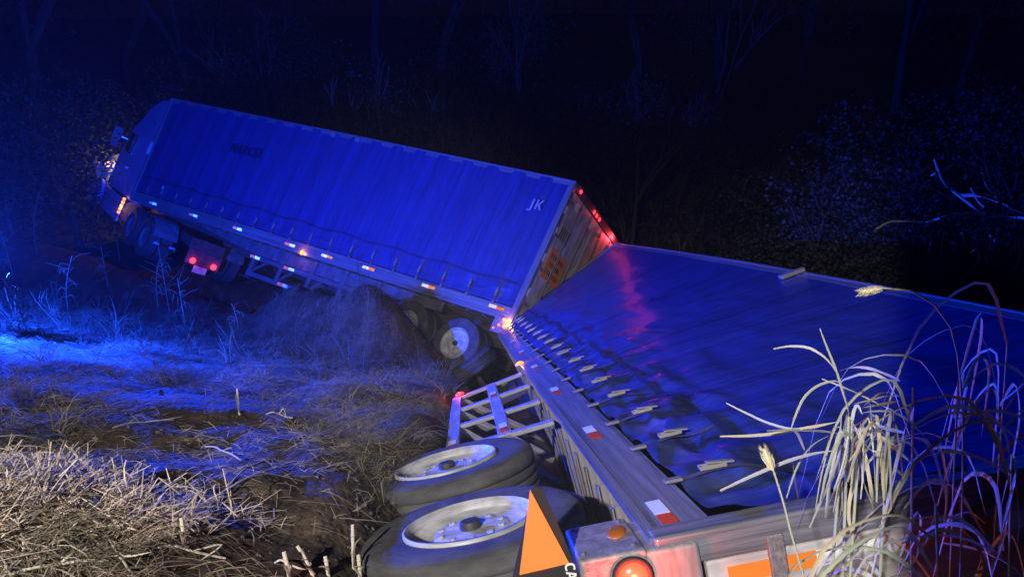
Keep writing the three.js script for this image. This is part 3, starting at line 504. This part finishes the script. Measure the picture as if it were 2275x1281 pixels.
const tuft = (n, h, spread, w, droop) => { const g = []; for (let i = 0; i < n; i++) { const a = rr(0, 6.283), l = h * rr(0.5, 1.2), b = spread * rr(0.3, 1), x = Math.cos(a) * b, z = Math.sin(a) * b; g.push(ribbon([V(x * 0.1, 0, z * 0.1), V(x * 0.45, l * 0.6, z * 0.45), V(x, l * (1 - droop * rnd()), z)], w * rr(0.7, 1.2), 3, 0.2, V(Math.cos(a + 1.3), 0.1, Math.sin(a + 1.3)))); } return merge(g); };
const sow = (x0, x1, z0, z1, pow = 1.6) => () => {
  const z = -lerp(-z0, -z1, Math.pow(rnd(), pow)), x = rr(x0 + z * 0.62, x1 + z * 0.05);
  if (rnd() < bare(x, z) * 1.3 || underVehicle(x, z) || z < -1 && fbm(x * 0.9, z * 0.9, 22, 2) < -0.05 + 0.25 * (rnd() - 0.5)) return null; return [x, z];
};
const mat = (n, l0, l1, w, hgt) => { const g = []; for (let i = 0; i < n; i++) { const a = rr(-1.1, 1.1), l = rr(l0, l1), x = rr(-0.2, 0.2), z = rr(-0.16, 0.16), h = rr(0.3, 1) * hgt; g.push(ribbon([V(x, -0.01, z), V(x + Math.cos(a) * l * 0.5, h, z + Math.sin(a) * l * 0.5), V(x + Math.cos(a + 0.3) * l, h * rr(-0.2, 0.8), z + Math.sin(a + 0.3) * l)], w * rr(0.6, 1.3), 4, 0.3, V(rr(-0.4, 0.4), 1, rr(-0.4, 0.4)), 0.5)); } return merge(g); };
const FLOW = 1.05;                                                   // the grass lies down the slope
scatter('dry_grass', 'dry matted grass lying down the slope beside the trailers', mat(30, 0.06, 0.24, 0.0034, 0.045), MG.dry, 2500, sow(-2.2, 0.3, -1.9, -15, 1.5), [0.7, 1.4], 0.12, [0.55, 0.6, 0.55], FLOW);
scatter('standing_grass', 'thin dry grass standing up from the matted slope', tuft(7, 0.2, 0.16, 0.0035, 0.6), MG.dry, 600, sow(-2.6, 0.1, -3.2, -15, 1.2), [0.6, 1.6], 0.3, [0.7, 0.8, 0.7]);
scatter('tall_dry_grass', 'taller dry grass stems around the hump beside the leading trailer', tuft(9, 0.5, 0.3, 0.006, 0.5), MG.weedDark, 300, () => { const p = sow(-3, -0.4, -8.5, -17, 1)(); return p && !(p[0] > -1.75 && p[1] < -11.3) ? p : null; }, [0.4, 1.2], 0.6, [0.7, 0.8, 0.7]);
const stickGeo = merge([0, 1, 2, 3, 4, 5].map((k) => { const a = k * 1.3 + rr(0, 1), l = rr(0.06, 0.2), w = rr(-0.12, 0.12), u = rr(-0.12, 0.12); return ribbon([V(w - Math.cos(a) * l, 0.008 * k, u - Math.sin(a) * l), V(w, 0.012 + 0.008 * k, u), V(w + Math.cos(a) * l, 0.008 + rr(0, 0.04), u + Math.sin(a) * l)], rr(0.003, 0.0055), 3, 0.3, V(0, 1, 0.01), 0.2); }));
scatter('loose_straw', 'loose pale straw strewn over the slope', stickGeo, MG.straw, 1700, (() => { const f = sow(-2.0, 0.1, -1.7, -10, 1.3); return () => { const p = f(); if (p) return p; if (rnd() < 0.12) { const z = rr(-4.4, -1.9), x = rr(-2.3, -0.6); return edgeDist(x, z)[0] < 0.1 ? [x, z] : null; } return null; }; })(), [0.5, 1.1], 0.12, [0.75, 0.75, 0.75], 0.4);
scatter('straw_bank', 'thick bank of cut straw at the edge of the road', stickGeo, MG.straw, 3600, () => { const x = -1.95 + 0.85 * (rnd() + rnd() + rnd() - 1.5), z = -2.1 + 0.6 * (rnd() + rnd() + rnd() - 1.5); return z > -1.3 || x > -1.42 - 1.1 * (z + 2.05) - rr(0, 0.3) ? null : [x, z, rr(0, 0.05)]; }, [0.4, 1.0], 0.5, [0.9, 0.78, 0.72]);
scatter('ditch_weeds', 'dark weeds on the ground beyond the trailers', tuft(16, 0.7, 0.4, 0.014, 0.5), MG.dull, 3500, () => { const z = -lerp(9, 45, rnd()), x = rr(-26, 30), [d] = edgeDist(x, z); return d < 4.2 || (x < 5 && z > -15) ? null : [x, z]; }, [0.8, 2.2], 0.25, [0.7, 0.9, 0.6]);

const clod = (() => { const g = new THREE.IcosahedronGeometry(0.03, 2), p = g.attributes.position; for (let i = 0; i < p.count; i++) { const k = 1 + 1.6 * fbm(p.getX(i) * 45, p.getY(i) * 45, p.getZ(i) * 45, 3); p.setXYZ(i, p.getX(i) * k, p.getY(i) * k * 0.7, p.getZ(i) * k); } g.computeVertexNormals(); return g; })();
tag(scatter('soil_clods', 'crumbs and clods of torn earth on the bare bank', clod, std(rgb(0.16, 0.13, 0.105), 0.95), 2600, () => { const z = -lerp(1.8, 7, rnd() ** 1.5), x = rr(-2.6, -0.4); return rnd() < 0.25 + bare(x, z) ? [x, z] : null; }, [0.06, 0.4], 3, [0.7, 0.7, 0.7]), null, 'soil');
/* stalks lying on the soil, told apart one by one */
const stalkSpots = [[[230, 1062], [440, 1130]], [[90, 1010], [330, 1130]], [[10, 1110], [300, 1075]], [[430, 1128], [640, 1035]], [[490, 1100], [590, 1020]], [[20, 1275], [240, 1245]], [[200, 1140], [290, 1270]], [[280, 1170], [460, 1110]], [[150, 1040], [270, 1010]], [[590, 920], [650, 928]], [[455, 992], [535, 1022]], [[250, 950], [385, 933]], [[180, 1150], [420, 1165]], [[350, 1215], [500, 1240]], [[40, 1180], [120, 1060]], [[300, 1260], [400, 1130]], [[610, 1250], [660, 1270]], [[160, 905], [350, 860]]];
const hitGround = (px, py, lift = 0.02) => { const d = pix(px, py, 1).sub(EYE); let t = 1; for (let i = 0; i < 900; i++) { const p = EYE.clone().addScaledVector(d, t); if (p.y < groundAt(p.x, p.z) + lift) return p; t += 0.012 + t * 0.002; } return EYE.clone().addScaledVector(d, 30); };
for (const [a, b] of stalkSpots) {
  const p = hitGround(...a), q = hitGround(...b), m = p.clone().lerp(q, 0.5); m.y = Math.max(m.y, groundAt(m.x, m.z)) + rr(0.005, 0.03);
  const t = thing('dry_stalk', 'long pale dry stalk lying across the soil and straw by the road', 'stalk', 'dry stalks lying on the slope');
  mesh('stem', tube([p, p.clone().lerp(m, 0.5).add(V(0, rr(-0.004, 0.012), rr(-0.015, 0.015))), m, m.clone().lerp(q, 0.5).add(V(0, rr(-0.004, 0.012), rr(-0.015, 0.015))), q], rr(0.003, 0.0055), 12, 6), MG.pale, t);
  mesh('leaf_sheath', ribbon([m, m.clone().lerp(q, 0.5).add(V(rr(-0.05, 0.05), rr(0.02, 0.05), rr(-0.05, 0.05))), q.clone().add(V(rr(-0.1, 0.1), 0.03, rr(-0.1, 0.1)))], 0.008, 6, 0.4), MG.pale, t);
}
for (const [a, b] of [[[700, 1275], [660, 1212]], [[730, 1275], [722, 1235]], [[785, 1262], [783, 1165]], [[645, 1285], [630, 1225]], [[800, 1281], [796, 1232]], [[410, 1215], [402, 1150]], [[530, 915], [526, 862]]]) {
  const p = hitGround(...a), d0 = -p.clone().sub(EYE).applyAxisAngle(V(1, 0, 0), -PITCH).z, q = pix(...b, d0 + 0.02);
  const t = thing('cut_cane', 'short cut cane stub standing upright in the soil', 'cane', 'cut cane stubs');
  mesh('stem', tube([p.clone().add(V(0, -0.05, 0)), p.clone().lerp(q, 0.5), q], rr(0.006, 0.009), 4, 8), MG.straw, t);
  for (const k of [0.35, 0.75]) { const c = p.clone().lerp(q, k); mesh('node', new THREE.TorusGeometry(0.0085, 0.0025, 6, 10).rotateX(Math.PI / 2).translate(...c.toArray()), MG.stem, t); }
  mesh('leaf_sheath', ribbon([p, p.clone().lerp(q, 0.6).add(V(rr(-0.02, 0.02), 0, 0.02)), q.clone().add(V(rr(-0.06, 0.06), -0.02, 0.05))], 0.009, 6, 0.5), MG.dry, t);
}

/* upright dry weeds on the left of the slope */
function weed(x, z, h, n) {
  const t = thing('dry_weed', 'tall dry branching weed standing on the slope left of the leading trailer', 'weed', 'dry weeds on the slope'), y = groundAt(x, z), lean = V(rr(-0.25, 0.25), 0, rr(-0.2, 0.2)).multiplyScalar(h);
  const at = (k) => V(x, y, z).addScaledVector(V(0, h, 0), k).addScaledVector(lean, k * k);
  mesh('stem', tube([at(-0.03), at(0.35), at(0.7), at(1)], 0.007, 10, 5), MG.stem, t);
  for (let i = 0; i < n; i++) { const k = rr(0.2, 0.95), a = rr(0, 6.283), l = h * rr(0.12, 0.4), b = at(k); mesh('twig', tube([b, b.clone().add(V(Math.cos(a) * l * 0.5, l * 0.35, Math.sin(a) * l * 0.5)), b.clone().add(V(Math.cos(a) * l, l * rr(0.2, 0.8), Math.sin(a) * l))], 0.0035, 5, 4), MG.stem, t); }
  for (let i = 0; i < n; i++) { const k = rr(0.15, 0.9), a = rr(0, 6.283), l = rr(0.1, 0.25), b = at(k); mesh('leaf', ribbon([b, b.clone().add(V(Math.cos(a) * l * 0.6, l * 0.3, Math.sin(a) * l * 0.6)), b.clone().add(V(Math.cos(a) * l, -l * 0.5, Math.sin(a) * l))], 0.014, 5, 0.4), MG.dry, t); }
}
for (const [px, py, h, n] of [[375, 690, 1.5, 10], [350, 680, 1.1, 8], [410, 720, 0.9, 8], [240, 640, 1.0, 7], [80, 560, 1.6, 12], [30, 620, 1.4, 10], [150, 690, 1.0, 10], [60, 740, 0.7, 8], [200, 560, 1.3, 9], [530, 730, 0.5, 6]]) { const p = hitGround(px, py); weed(p.x, p.z, h, n); }

/* ------------------------------------------------------------------ reeds at the road edge */
const zf = (zx, zy) => [1600 + 0.4536 * zx, 700 + 0.4536 * zy];
{
  const t = thing('reed_clump', 'bright pale reed clump with long arching leaves before the curtain', 'reed');
  const lines = [[490, 65, 530, 170, 570, 270, 600, 370, 625, 450, 635, 520], [262, 165, 340, 152, 430, 158, 500, 195, 545, 240, 575, 290], [880, 320, 830, 295, 740, 262, 660, 255, 580, 272], [350, 550, 375, 480, 415, 400, 480, 345, 560, 322, 590, 330], [30, 430, 130, 480, 230, 525, 340, 555, 450, 552, 600, 515], [0, 593, 150, 590, 300, 575, 450, 545, 590, 520], [230, 565, 400, 562, 520, 570, 620, 590], [415, 660, 385, 590, 350, 545], [500, 312, 600, 350, 690, 390, 790, 440, 860, 470], [880, 395, 820, 395, 740, 415, 650, 435], [850, 375, 780, 385, 700, 450], [880, 420, 800, 435, 690, 455], [1000, 590, 930, 520, 850, 475, 760, 470, 680, 480], [440, 1040, 500, 900, 540, 800, 580, 700, 590, 560, 600, 460], [600, 960, 600, 760, 615, 600, 620, 470], [575, 960, 620, 800, 650, 640, 650, 500], [690, 900, 700, 760, 680, 660, 690, 520], [750, 950, 740, 850, 700, 640, 640, 500], [640, 860, 660, 700, 700, 600, 740, 530], [735, 800, 790, 760, 820, 600, 850, 490], [880, 640, 820, 670, 740, 660, 690, 600], [900, 575, 820, 555, 740, 530], [900, 640, 830, 640, 760, 690, 700, 720], [810, 910, 800, 800, 840, 620, 880, 560], [320, 910, 380, 740, 450, 640, 550, 580], [0, 860, 150, 790, 330, 715, 450, 680, 575, 660], [385, 900, 370, 820, 355, 710], [470, 950, 560, 780, 660, 560], [530, 930, 600, 760, 640, 560], [650, 1090, 630, 960, 660, 760, 640, 540], [760, 960, 700, 800, 690, 640, 640, 520], [560, 860, 610, 720, 630, 560], [820, 880, 860, 760, 900, 640], [900, 790, 860, 740, 890, 680, 920, 560]];
  for (let i = 0; i < 26; i++) { const [x0, y0] = [rr(600, 860), rr(470, 640)], dx = rr(-190, 90), dy = rr(120, 380); lines.push([x0 + dx, y0 + dy, x0 + dx * 0.75, y0 + dy * 0.45, x0 + dx * 0.3, y0 + rr(-60, 40), x0, y0]); }
  lines.forEach((l, i) => {
    const n = l.length / 2, base = 1.95 + 0.12 * Math.sin(i * 2.4), tip = base + 0.28 * Math.sin(i * 1.7 + 1), pts = [];
    for (let k = 0; k < n; k++) pts.push(pix(...zf(l[2 * k], l[2 * k + 1]), lerp(tip, base, k / (n - 1))));
    mesh('leaf', ribbon(pts, 0.0072 + 0.0025 * Math.sin(i * 3.1), 14, 0.35, V(0.35 * Math.sin(i), 0.3, 1)), [MG.reed, MG.reedPale, MG.reedDry][i % 3], t);
  });
  const foot = V(0.72, groundAt(0.72, -1.35) - 0.05, -1.35);
  for (const [zx, zy] of [[632, 500], [690, 560], [830, 600], [600, 640]]) { const top = pix(...zf(zx, zy), 1.95), f = foot.clone().add(V(rr(-0.08, 0.12), 0, rr(-0.06, 0.06))); mesh('stalk', tube([f, f.clone().lerp(top, 0.5).add(V(0.05, 0, 0.03)), top], 0.004, 12, 6), MG.reed, t); }
}
function foxtail(head, stem, depth, label) {
  const t = thing('foxtail_grass', label, 'grass stem');
  const a = pix(...head[0], depth), b = pix(...head[1], depth), ax = a.clone().sub(b), L0 = ax.length();
  const up = new THREE.Quaternion().setFromUnitVectors(V(0, 1, 0), ax.clone().normalize()), mid = a.clone().add(b).multiplyScalar(0.5).toArray(), hair = [];
  const core = new THREE.LatheGeometry([0, 0.15, 0.35, 0.6, 0.8, 0.93, 1].map((k, i) => new THREE.Vector2([0.001, 0.005, 0.0075, 0.008, 0.007, 0.004, 0.0005][i], (k - 0.5) * L0)), 10);
  for (let i = 0; i < 150; i++) { const k = rr(0.02, 0.98), h = rr(0, 6.283), y = (k - 0.5) * L0, r = 0.006 * Math.sin(Math.PI * clamp(k, 0.1, 0.9)), o = V(Math.cos(h), 0, Math.sin(h)); hair.push(ribbon([o.clone().multiplyScalar(r).setY(y), o.clone().multiplyScalar(r + 0.005).setY(y + 0.006), o.clone().multiplyScalar(r + 0.008).setY(y + 0.014)], 0.0012, 2, 0, V(Math.sin(h), 0, -Math.cos(h)))); }
  const sh = mesh('seed_head', core.applyQuaternion(up).translate(...mid), MG.fox, t); mesh('bristles', merge(hair).applyQuaternion(up).translate(...mid), MG.fox, sh).userData.kind = 'stuff';
  mesh('stem', tube([b, ...stem.map((s) => pix(...s, depth))], 0.0028, 14, 5), MG.reed, t);
}
foxtail([[1697, 996], [1720, 1048]], [[1743, 1122], [1757, 1180], [1770, 1225], [1790, 1300], [1800, 1500]], 1.75, 'foxtail grass with a pale upright seed head before the folded curtain hem');
foxtail([[1909, 650], [1966, 640]], [[2040, 650], [2110, 720], [2135, 850], [2140, 1050], [2130, 1400]], 2.1, 'foxtail grass with a bent pale seed head near the top rail');
// darker clumps to the right
function darkClump(cx, cy, depth, n, len, label) {
  const t = thing('reed_clump', label, 'reed'), c = pix(cx, cy, depth), f = V(c.x + 0.1, groundAt(c.x + 0.1, c.z + 0.4) - 0.05, c.z + 0.4);
  mesh('stalk', tube([f, f.clone().lerp(c, 0.5).add(V(0.06, 0, 0.02)), c], 0.0035, 12, 6), MG.reed, t);
  for (let i = 0; i < n; i++) { const a = rr(0, 6.283), l = len * rr(0.6, 1.3), up = l * rr(0.05, 0.45), s = c.clone().lerp(f, rr(0, 0.45)), ex = Math.cos(a) * l * 0.75, ez = Math.sin(a) * l * 0.45;
    mesh('leaf', ribbon([s, s.clone().add(V(ex * 0.35, up, ez * 0.35)), s.clone().add(V(ex * 0.8, up * 0.5, ez * 0.8)), s.clone().add(V(ex * 1.05, -l * rr(0.25, 0.8), ez))], rr(0.009, 0.015), 10, 0.35, V(Math.sin(a), 0.4, Math.cos(a))), [MG.reed, MG.reedPale, MG.reedDry][i % 3], t); }
}
darkClump(2030, 860, 2.1, 22, 0.45, 'slender reed beside the bright arching clump, before the curtain');
darkClump(2130, 850, 2.3, 30, 0.55, 'reed with long drooping leaves over the rear end of the curtain');
darkClump(2240, 760, 2.5, 26, 0.6, 'tall reed beside the bare twiggy branch');
darkClump(2250, 1010, 1.9, 22, 0.5, 'low reed before the rear doors of the overturned trailer');
darkClump(2080, 1120, 1.8, 20, 0.4, 'short reed before the rear doors, beside the striped tape');
{
  const t = thing('bare_branch', 'bare twiggy branch lit blue and red above the rear of the trailer', 'branch'), z3 = (x, y) => [1300 + 0.445 * x, 150 + 0.445 * y], D = 4.2;
  const line = (l, r, name, m = MG.twigPale) => { const p = []; for (let k = 0; k < l.length; k += 2) p.push(pix(...z3(l[k], l[k + 1]), D + 0.25 * Math.sin(k + l[0]))); mesh(name, tube(p, r, 12, 6), m, t); };
  line([1750, 460, 1775, 530, 1820, 600, 1870, 640, 1950, 700, 2010, 735], 0.009, 'twig'); line([1450, 810, 1560, 765, 1680, 770, 1800, 745, 1900, 725, 2010, 735], 0.007, 'twig'); line([1880, 640, 2000, 640, 2100, 680, 2191, 720, 2400, 800, 2700, 1100], 0.012, 'limb'); line([1990, 520, 2010, 590, 2060, 650, 2120, 690], 0.007, 'twig'); line([2010, 735, 2120, 740, 2250, 760], 0.009, 'twig'); line([1930, 600, 1960, 660, 2000, 700], 0.006, 'twig'); line([1730, 540, 1755, 525], 0.005, 'twig');
  for (let i = 0; i < 34; i++) { const x = rr(1700, 2250), y = rr(700, 860), l = rr(60, 190); const a = pix(...z3(x, y), D + rr(-0.3, 0.3)), b = pix(...z3(x + rr(-25, 15), y + l), D + rr(-0.3, 0.3)); mesh('hanging_leaf', ribbon([a, a.clone().lerp(b, 0.5).add(V(rr(-0.03, 0.03), 0, 0.03)), b], rr(0.012, 0.022), 6, 0.4), MG.dry, t); }
  const e = pix(...z3(2700, 1100), D); mesh('trunk', tube([e, V(e.x + 0.4, lerp(e.y, groundAt(e.x + 0.5, e.z), 0.5), e.z), V(e.x + 0.5, groundAt(e.x + 0.5, e.z) - 0.1, e.z)], 0.03, 10, 8), MG.bark, t);
}

/* ------------------------------------------------------------------ trees and shrubs beyond the ditch */
function leafCloud(n, rx, ry, size, lobes = 7) {
  const P = [], U = []; const cs = Array.from({ length: lobes }, () => [rr(-0.6, 0.6) * rx, rr(0.1, 1) * ry, rr(-0.6, 0.6) * rx, rr(0.25, 0.5)]);
  for (let i = 0; i < n; i++) {
    const c = cs[Math.floor(rnd() * lobes)], a = rr(0, 6.283), b = Math.acos(rr(-1, 1)), r = Math.cbrt(rnd()) * c[3];
    const p = V(c[0] + Math.cos(a) * Math.sin(b) * r * rx, c[1] + Math.cos(b) * r * ry * 0.7, c[2] + Math.sin(a) * Math.sin(b) * r * rx), s = size * rr(0.5, 1.3), d = V(rr(-1, 1), rr(-1, 0.4), rr(-1, 1)).normalize(), e = V(rr(-1, 1), rr(-1, 1), rr(-1, 1)).cross(d).normalize().multiplyScalar(s * 0.35);
    const tip = p.clone().addScaledVector(d, s), mid = p.clone().addScaledVector(d, s * 0.45);
    for (const v of [p, mid.clone().add(e), tip, p, tip, mid.clone().sub(e)]) P.push(...v.toArray()), U.push(0, 0);
  }
  const g = new THREE.BufferGeometry(); g.setAttribute('position', new THREE.Float32BufferAttribute(P, 3)); g.setAttribute('uv', new THREE.Float32BufferAttribute(U, 2)); g.computeVertexNormals(); return g;
}
function limbs(h, forks, spread, r) {
  const out = [];
  const grow = (p, d, l, rad, depth) => { const q = p.clone().addScaledVector(d, l * 0.5).add(V(rr(-0.04, 0.04) * l, 0, rr(-0.04, 0.04) * l)), e = p.clone().addScaledVector(d, l); out.push(new THREE.TubeGeometry(new THREE.CatmullRomCurve3([p, q, e]), 5, rad, 6)); if (depth) { const n = 2 + (rnd() < 0.4); for (let i = 0; i < n; i++) grow(e, d.clone().add(V(rr(-spread, spread), rr(0, 0.25), rr(-spread, spread))).normalize(), l * rr(0.55, 0.85), rad * 0.62, depth - 1); } };
  grow(V(0, -0.2, 0), V(rr(-0.08, 0.08), 1, 0).normalize(), h, r, forks); return merge(out);
}
const treeKinds = [
  { trunk: limbs(1.8, 4, 0.6, 0.07), crown: leafCloud(1500, 1.9, 3.0, 0.08, 12), m: MG.barkPale },
  { trunk: limbs(1.1, 4, 0.8, 0.06), crown: leafCloud(5000, 1.8, 2.4, 0.065, 22), m: MG.bark },
  { trunk: limbs(0.5, 3, 0.9, 0.05), crown: leafCloud(7000, 1.7, 1.9, 0.06, 26), m: MG.bark },
];
function tree(name, label, category, group, kind, px, dist, s, lift = 0, turn = 0, dry = false) {
  const t = thing(name, label, category, group), d = pix(px, 640, 1).sub(EYE); d.y = 0; d.normalize(); const x = d.x * dist, z = d.z * dist;
  t.position.set(x, groundAt(x, z), z); t.rotation.y = turn; t.scale.setScalar(s); const k = treeKinds[kind];
  mesh('trunk', k.trunk, k.m, t); mesh('crown', k.crown, dry === 2 ? MG.leafLit : dry ? MG.leafDry : MG.leaf, t).position.y = lift;  // lighter leaf tone puts the blue light into the colour of three shrubs
}
const bareGroup = 'slender forked trees beyond the ditch', bareLabel = 'slender pale forked tree with thin foliage beyond the ditch';
[[870, 24, 1.15, 2.4, 0.3], [985, 22.5, 1.0, 2.2, 1.4], [1395, 24, 1.1, 2.2, 2.5], [1150, 29, 1.3, 2.4, 4.0], [640, 30, 1.3, 2.3, 5.1], [1560, 30, 1.4, 2.3, 0.9]].forEach(([px, d, s, l, r]) => tree('forked_tree', bareLabel, 'tree', bareGroup, 0, px, d, s, l, r));
const bushLabel = 'dark leafy shrub in the undergrowth beyond the trailers', bushGroup = 'shrubs beyond the trailers';
[[1850, 19.5, 1.5, 0.4], [1760, 21, 1.5, 1.2], [1960, 22, 1.7, 2.0], [1650, 23, 1.4, 3.1], [1490, 25, 1.5, 4.2], [2120, 24, 1.9, 5.0], [2300, 20, 1.8, 0.1], [730, 27, 1.7, 1.0], [520, 29, 1.9, 2.2], [350, 28, 1.9, 3.3], [200, 27, 1.8, 0.5], [50, 28, 2.0, 1.9], [-120, 26, 2, 4.4], [1300, 28, 1.5, 3.9], [1080, 31, 1.8, 2.9]].forEach(([px, d, s, r], i) => tree('undergrowth_shrub', i < 3 ? 'leafy shrub beyond the roof edge of the overturned trailer, leaves coloured lighter in place of blue light' : i < 7 ? 'dark leafy shrub in the undergrowth beyond the overturned trailer' : 'dark leafy shrub in the undergrowth behind the leading trailer', 'shrub', bushGroup, 1 + (i % 2), px, d, s, 0.4, r, i < 3 ? 2 : i % 3 === 1));
// wood behind: bigger crowns that close off the view
const woodLabel = 'tall dark tree in the wood at the back', woodGroup = 'trees of the wood behind';
for (let i = 0; i < 16; i++) tree('woodland_tree', woodLabel, 'tree', woodGroup, i % 2, -200 + i * 175 + rr(-40, 40), 36 + (i * 7 % 12), 2.6 + (i * 5 % 4) * 0.35, 1.6, i * 1.3, i % 4 === 2);
// headlight-lit weed before the tractor
{
  const t = thing('leafy_weed', 'pale leafy weed lit by the headlight of the tractor', 'weed');
  const c = pix(228, 372, 23), y = groundAt(c.x, c.z); t.position.set(c.x, y, c.z);
  mesh('stem', tube([V(0, -0.05, 0), V(0.03, (c.y - y) * 0.6, 0), V(0, c.y - y, 0)], 0.015, 6, 5), MG.stem, t);
  for (let i = 0; i < 26; i++) { const a = rr(0, 6.283), l = rr(0.2, 0.42), h = c.y - y + rr(-0.35, 0.15); mesh('leaf', ribbon([V(0, h, 0), V(Math.cos(a) * l * 0.5, h + 0.12, Math.sin(a) * l * 0.5), V(Math.cos(a) * l, h + rr(-0.15, 0.2), Math.sin(a) * l)], 0.06, 5, 0.4), MG.pale, t); }
}
/* leaning trunk added right behind the camera: its shadow ends the white light on the right */
{
  const t = thing('added_shade_trunk', 'thick leaning trunk added beside the camera to cast the shade of the photographer', 'tree'), up = V(0, Math.cos(PITCH), Math.sin(PITCH)), n = V(0.894, 0, 0.447), R0 = 0.42;
  const c = EYE.clone().add(V(-0.447, 0, 0.894).multiplyScalar(0.45)).addScaledVector(n, R0 + 0.01), k = (s) => c.clone().addScaledVector(up, s);
  const foot = (groundAt(c.x, c.z) - c.y) / up.y - 0.15;
  mesh('trunk', new THREE.TubeGeometry(new THREE.LineCurve3(k(foot), k(2.2)), 10, R0, 24), MG.bark, t);
  mesh('limb', tube([k(2.0), k(2.8).add(V(0.5, 0, 0.6)), k(3.5).add(V(0.9, 0, 1.4))], 0.13, 10, 10), MG.bark, t);
  const cr = mesh('crown', leafCloud(900, 1.8, 1.6, 0.14), MG.leaf, t); cr.position.copy(k(3.0).add(V(0.9, 0.3, 1.8)));
}
renderer.render(scene, camera);
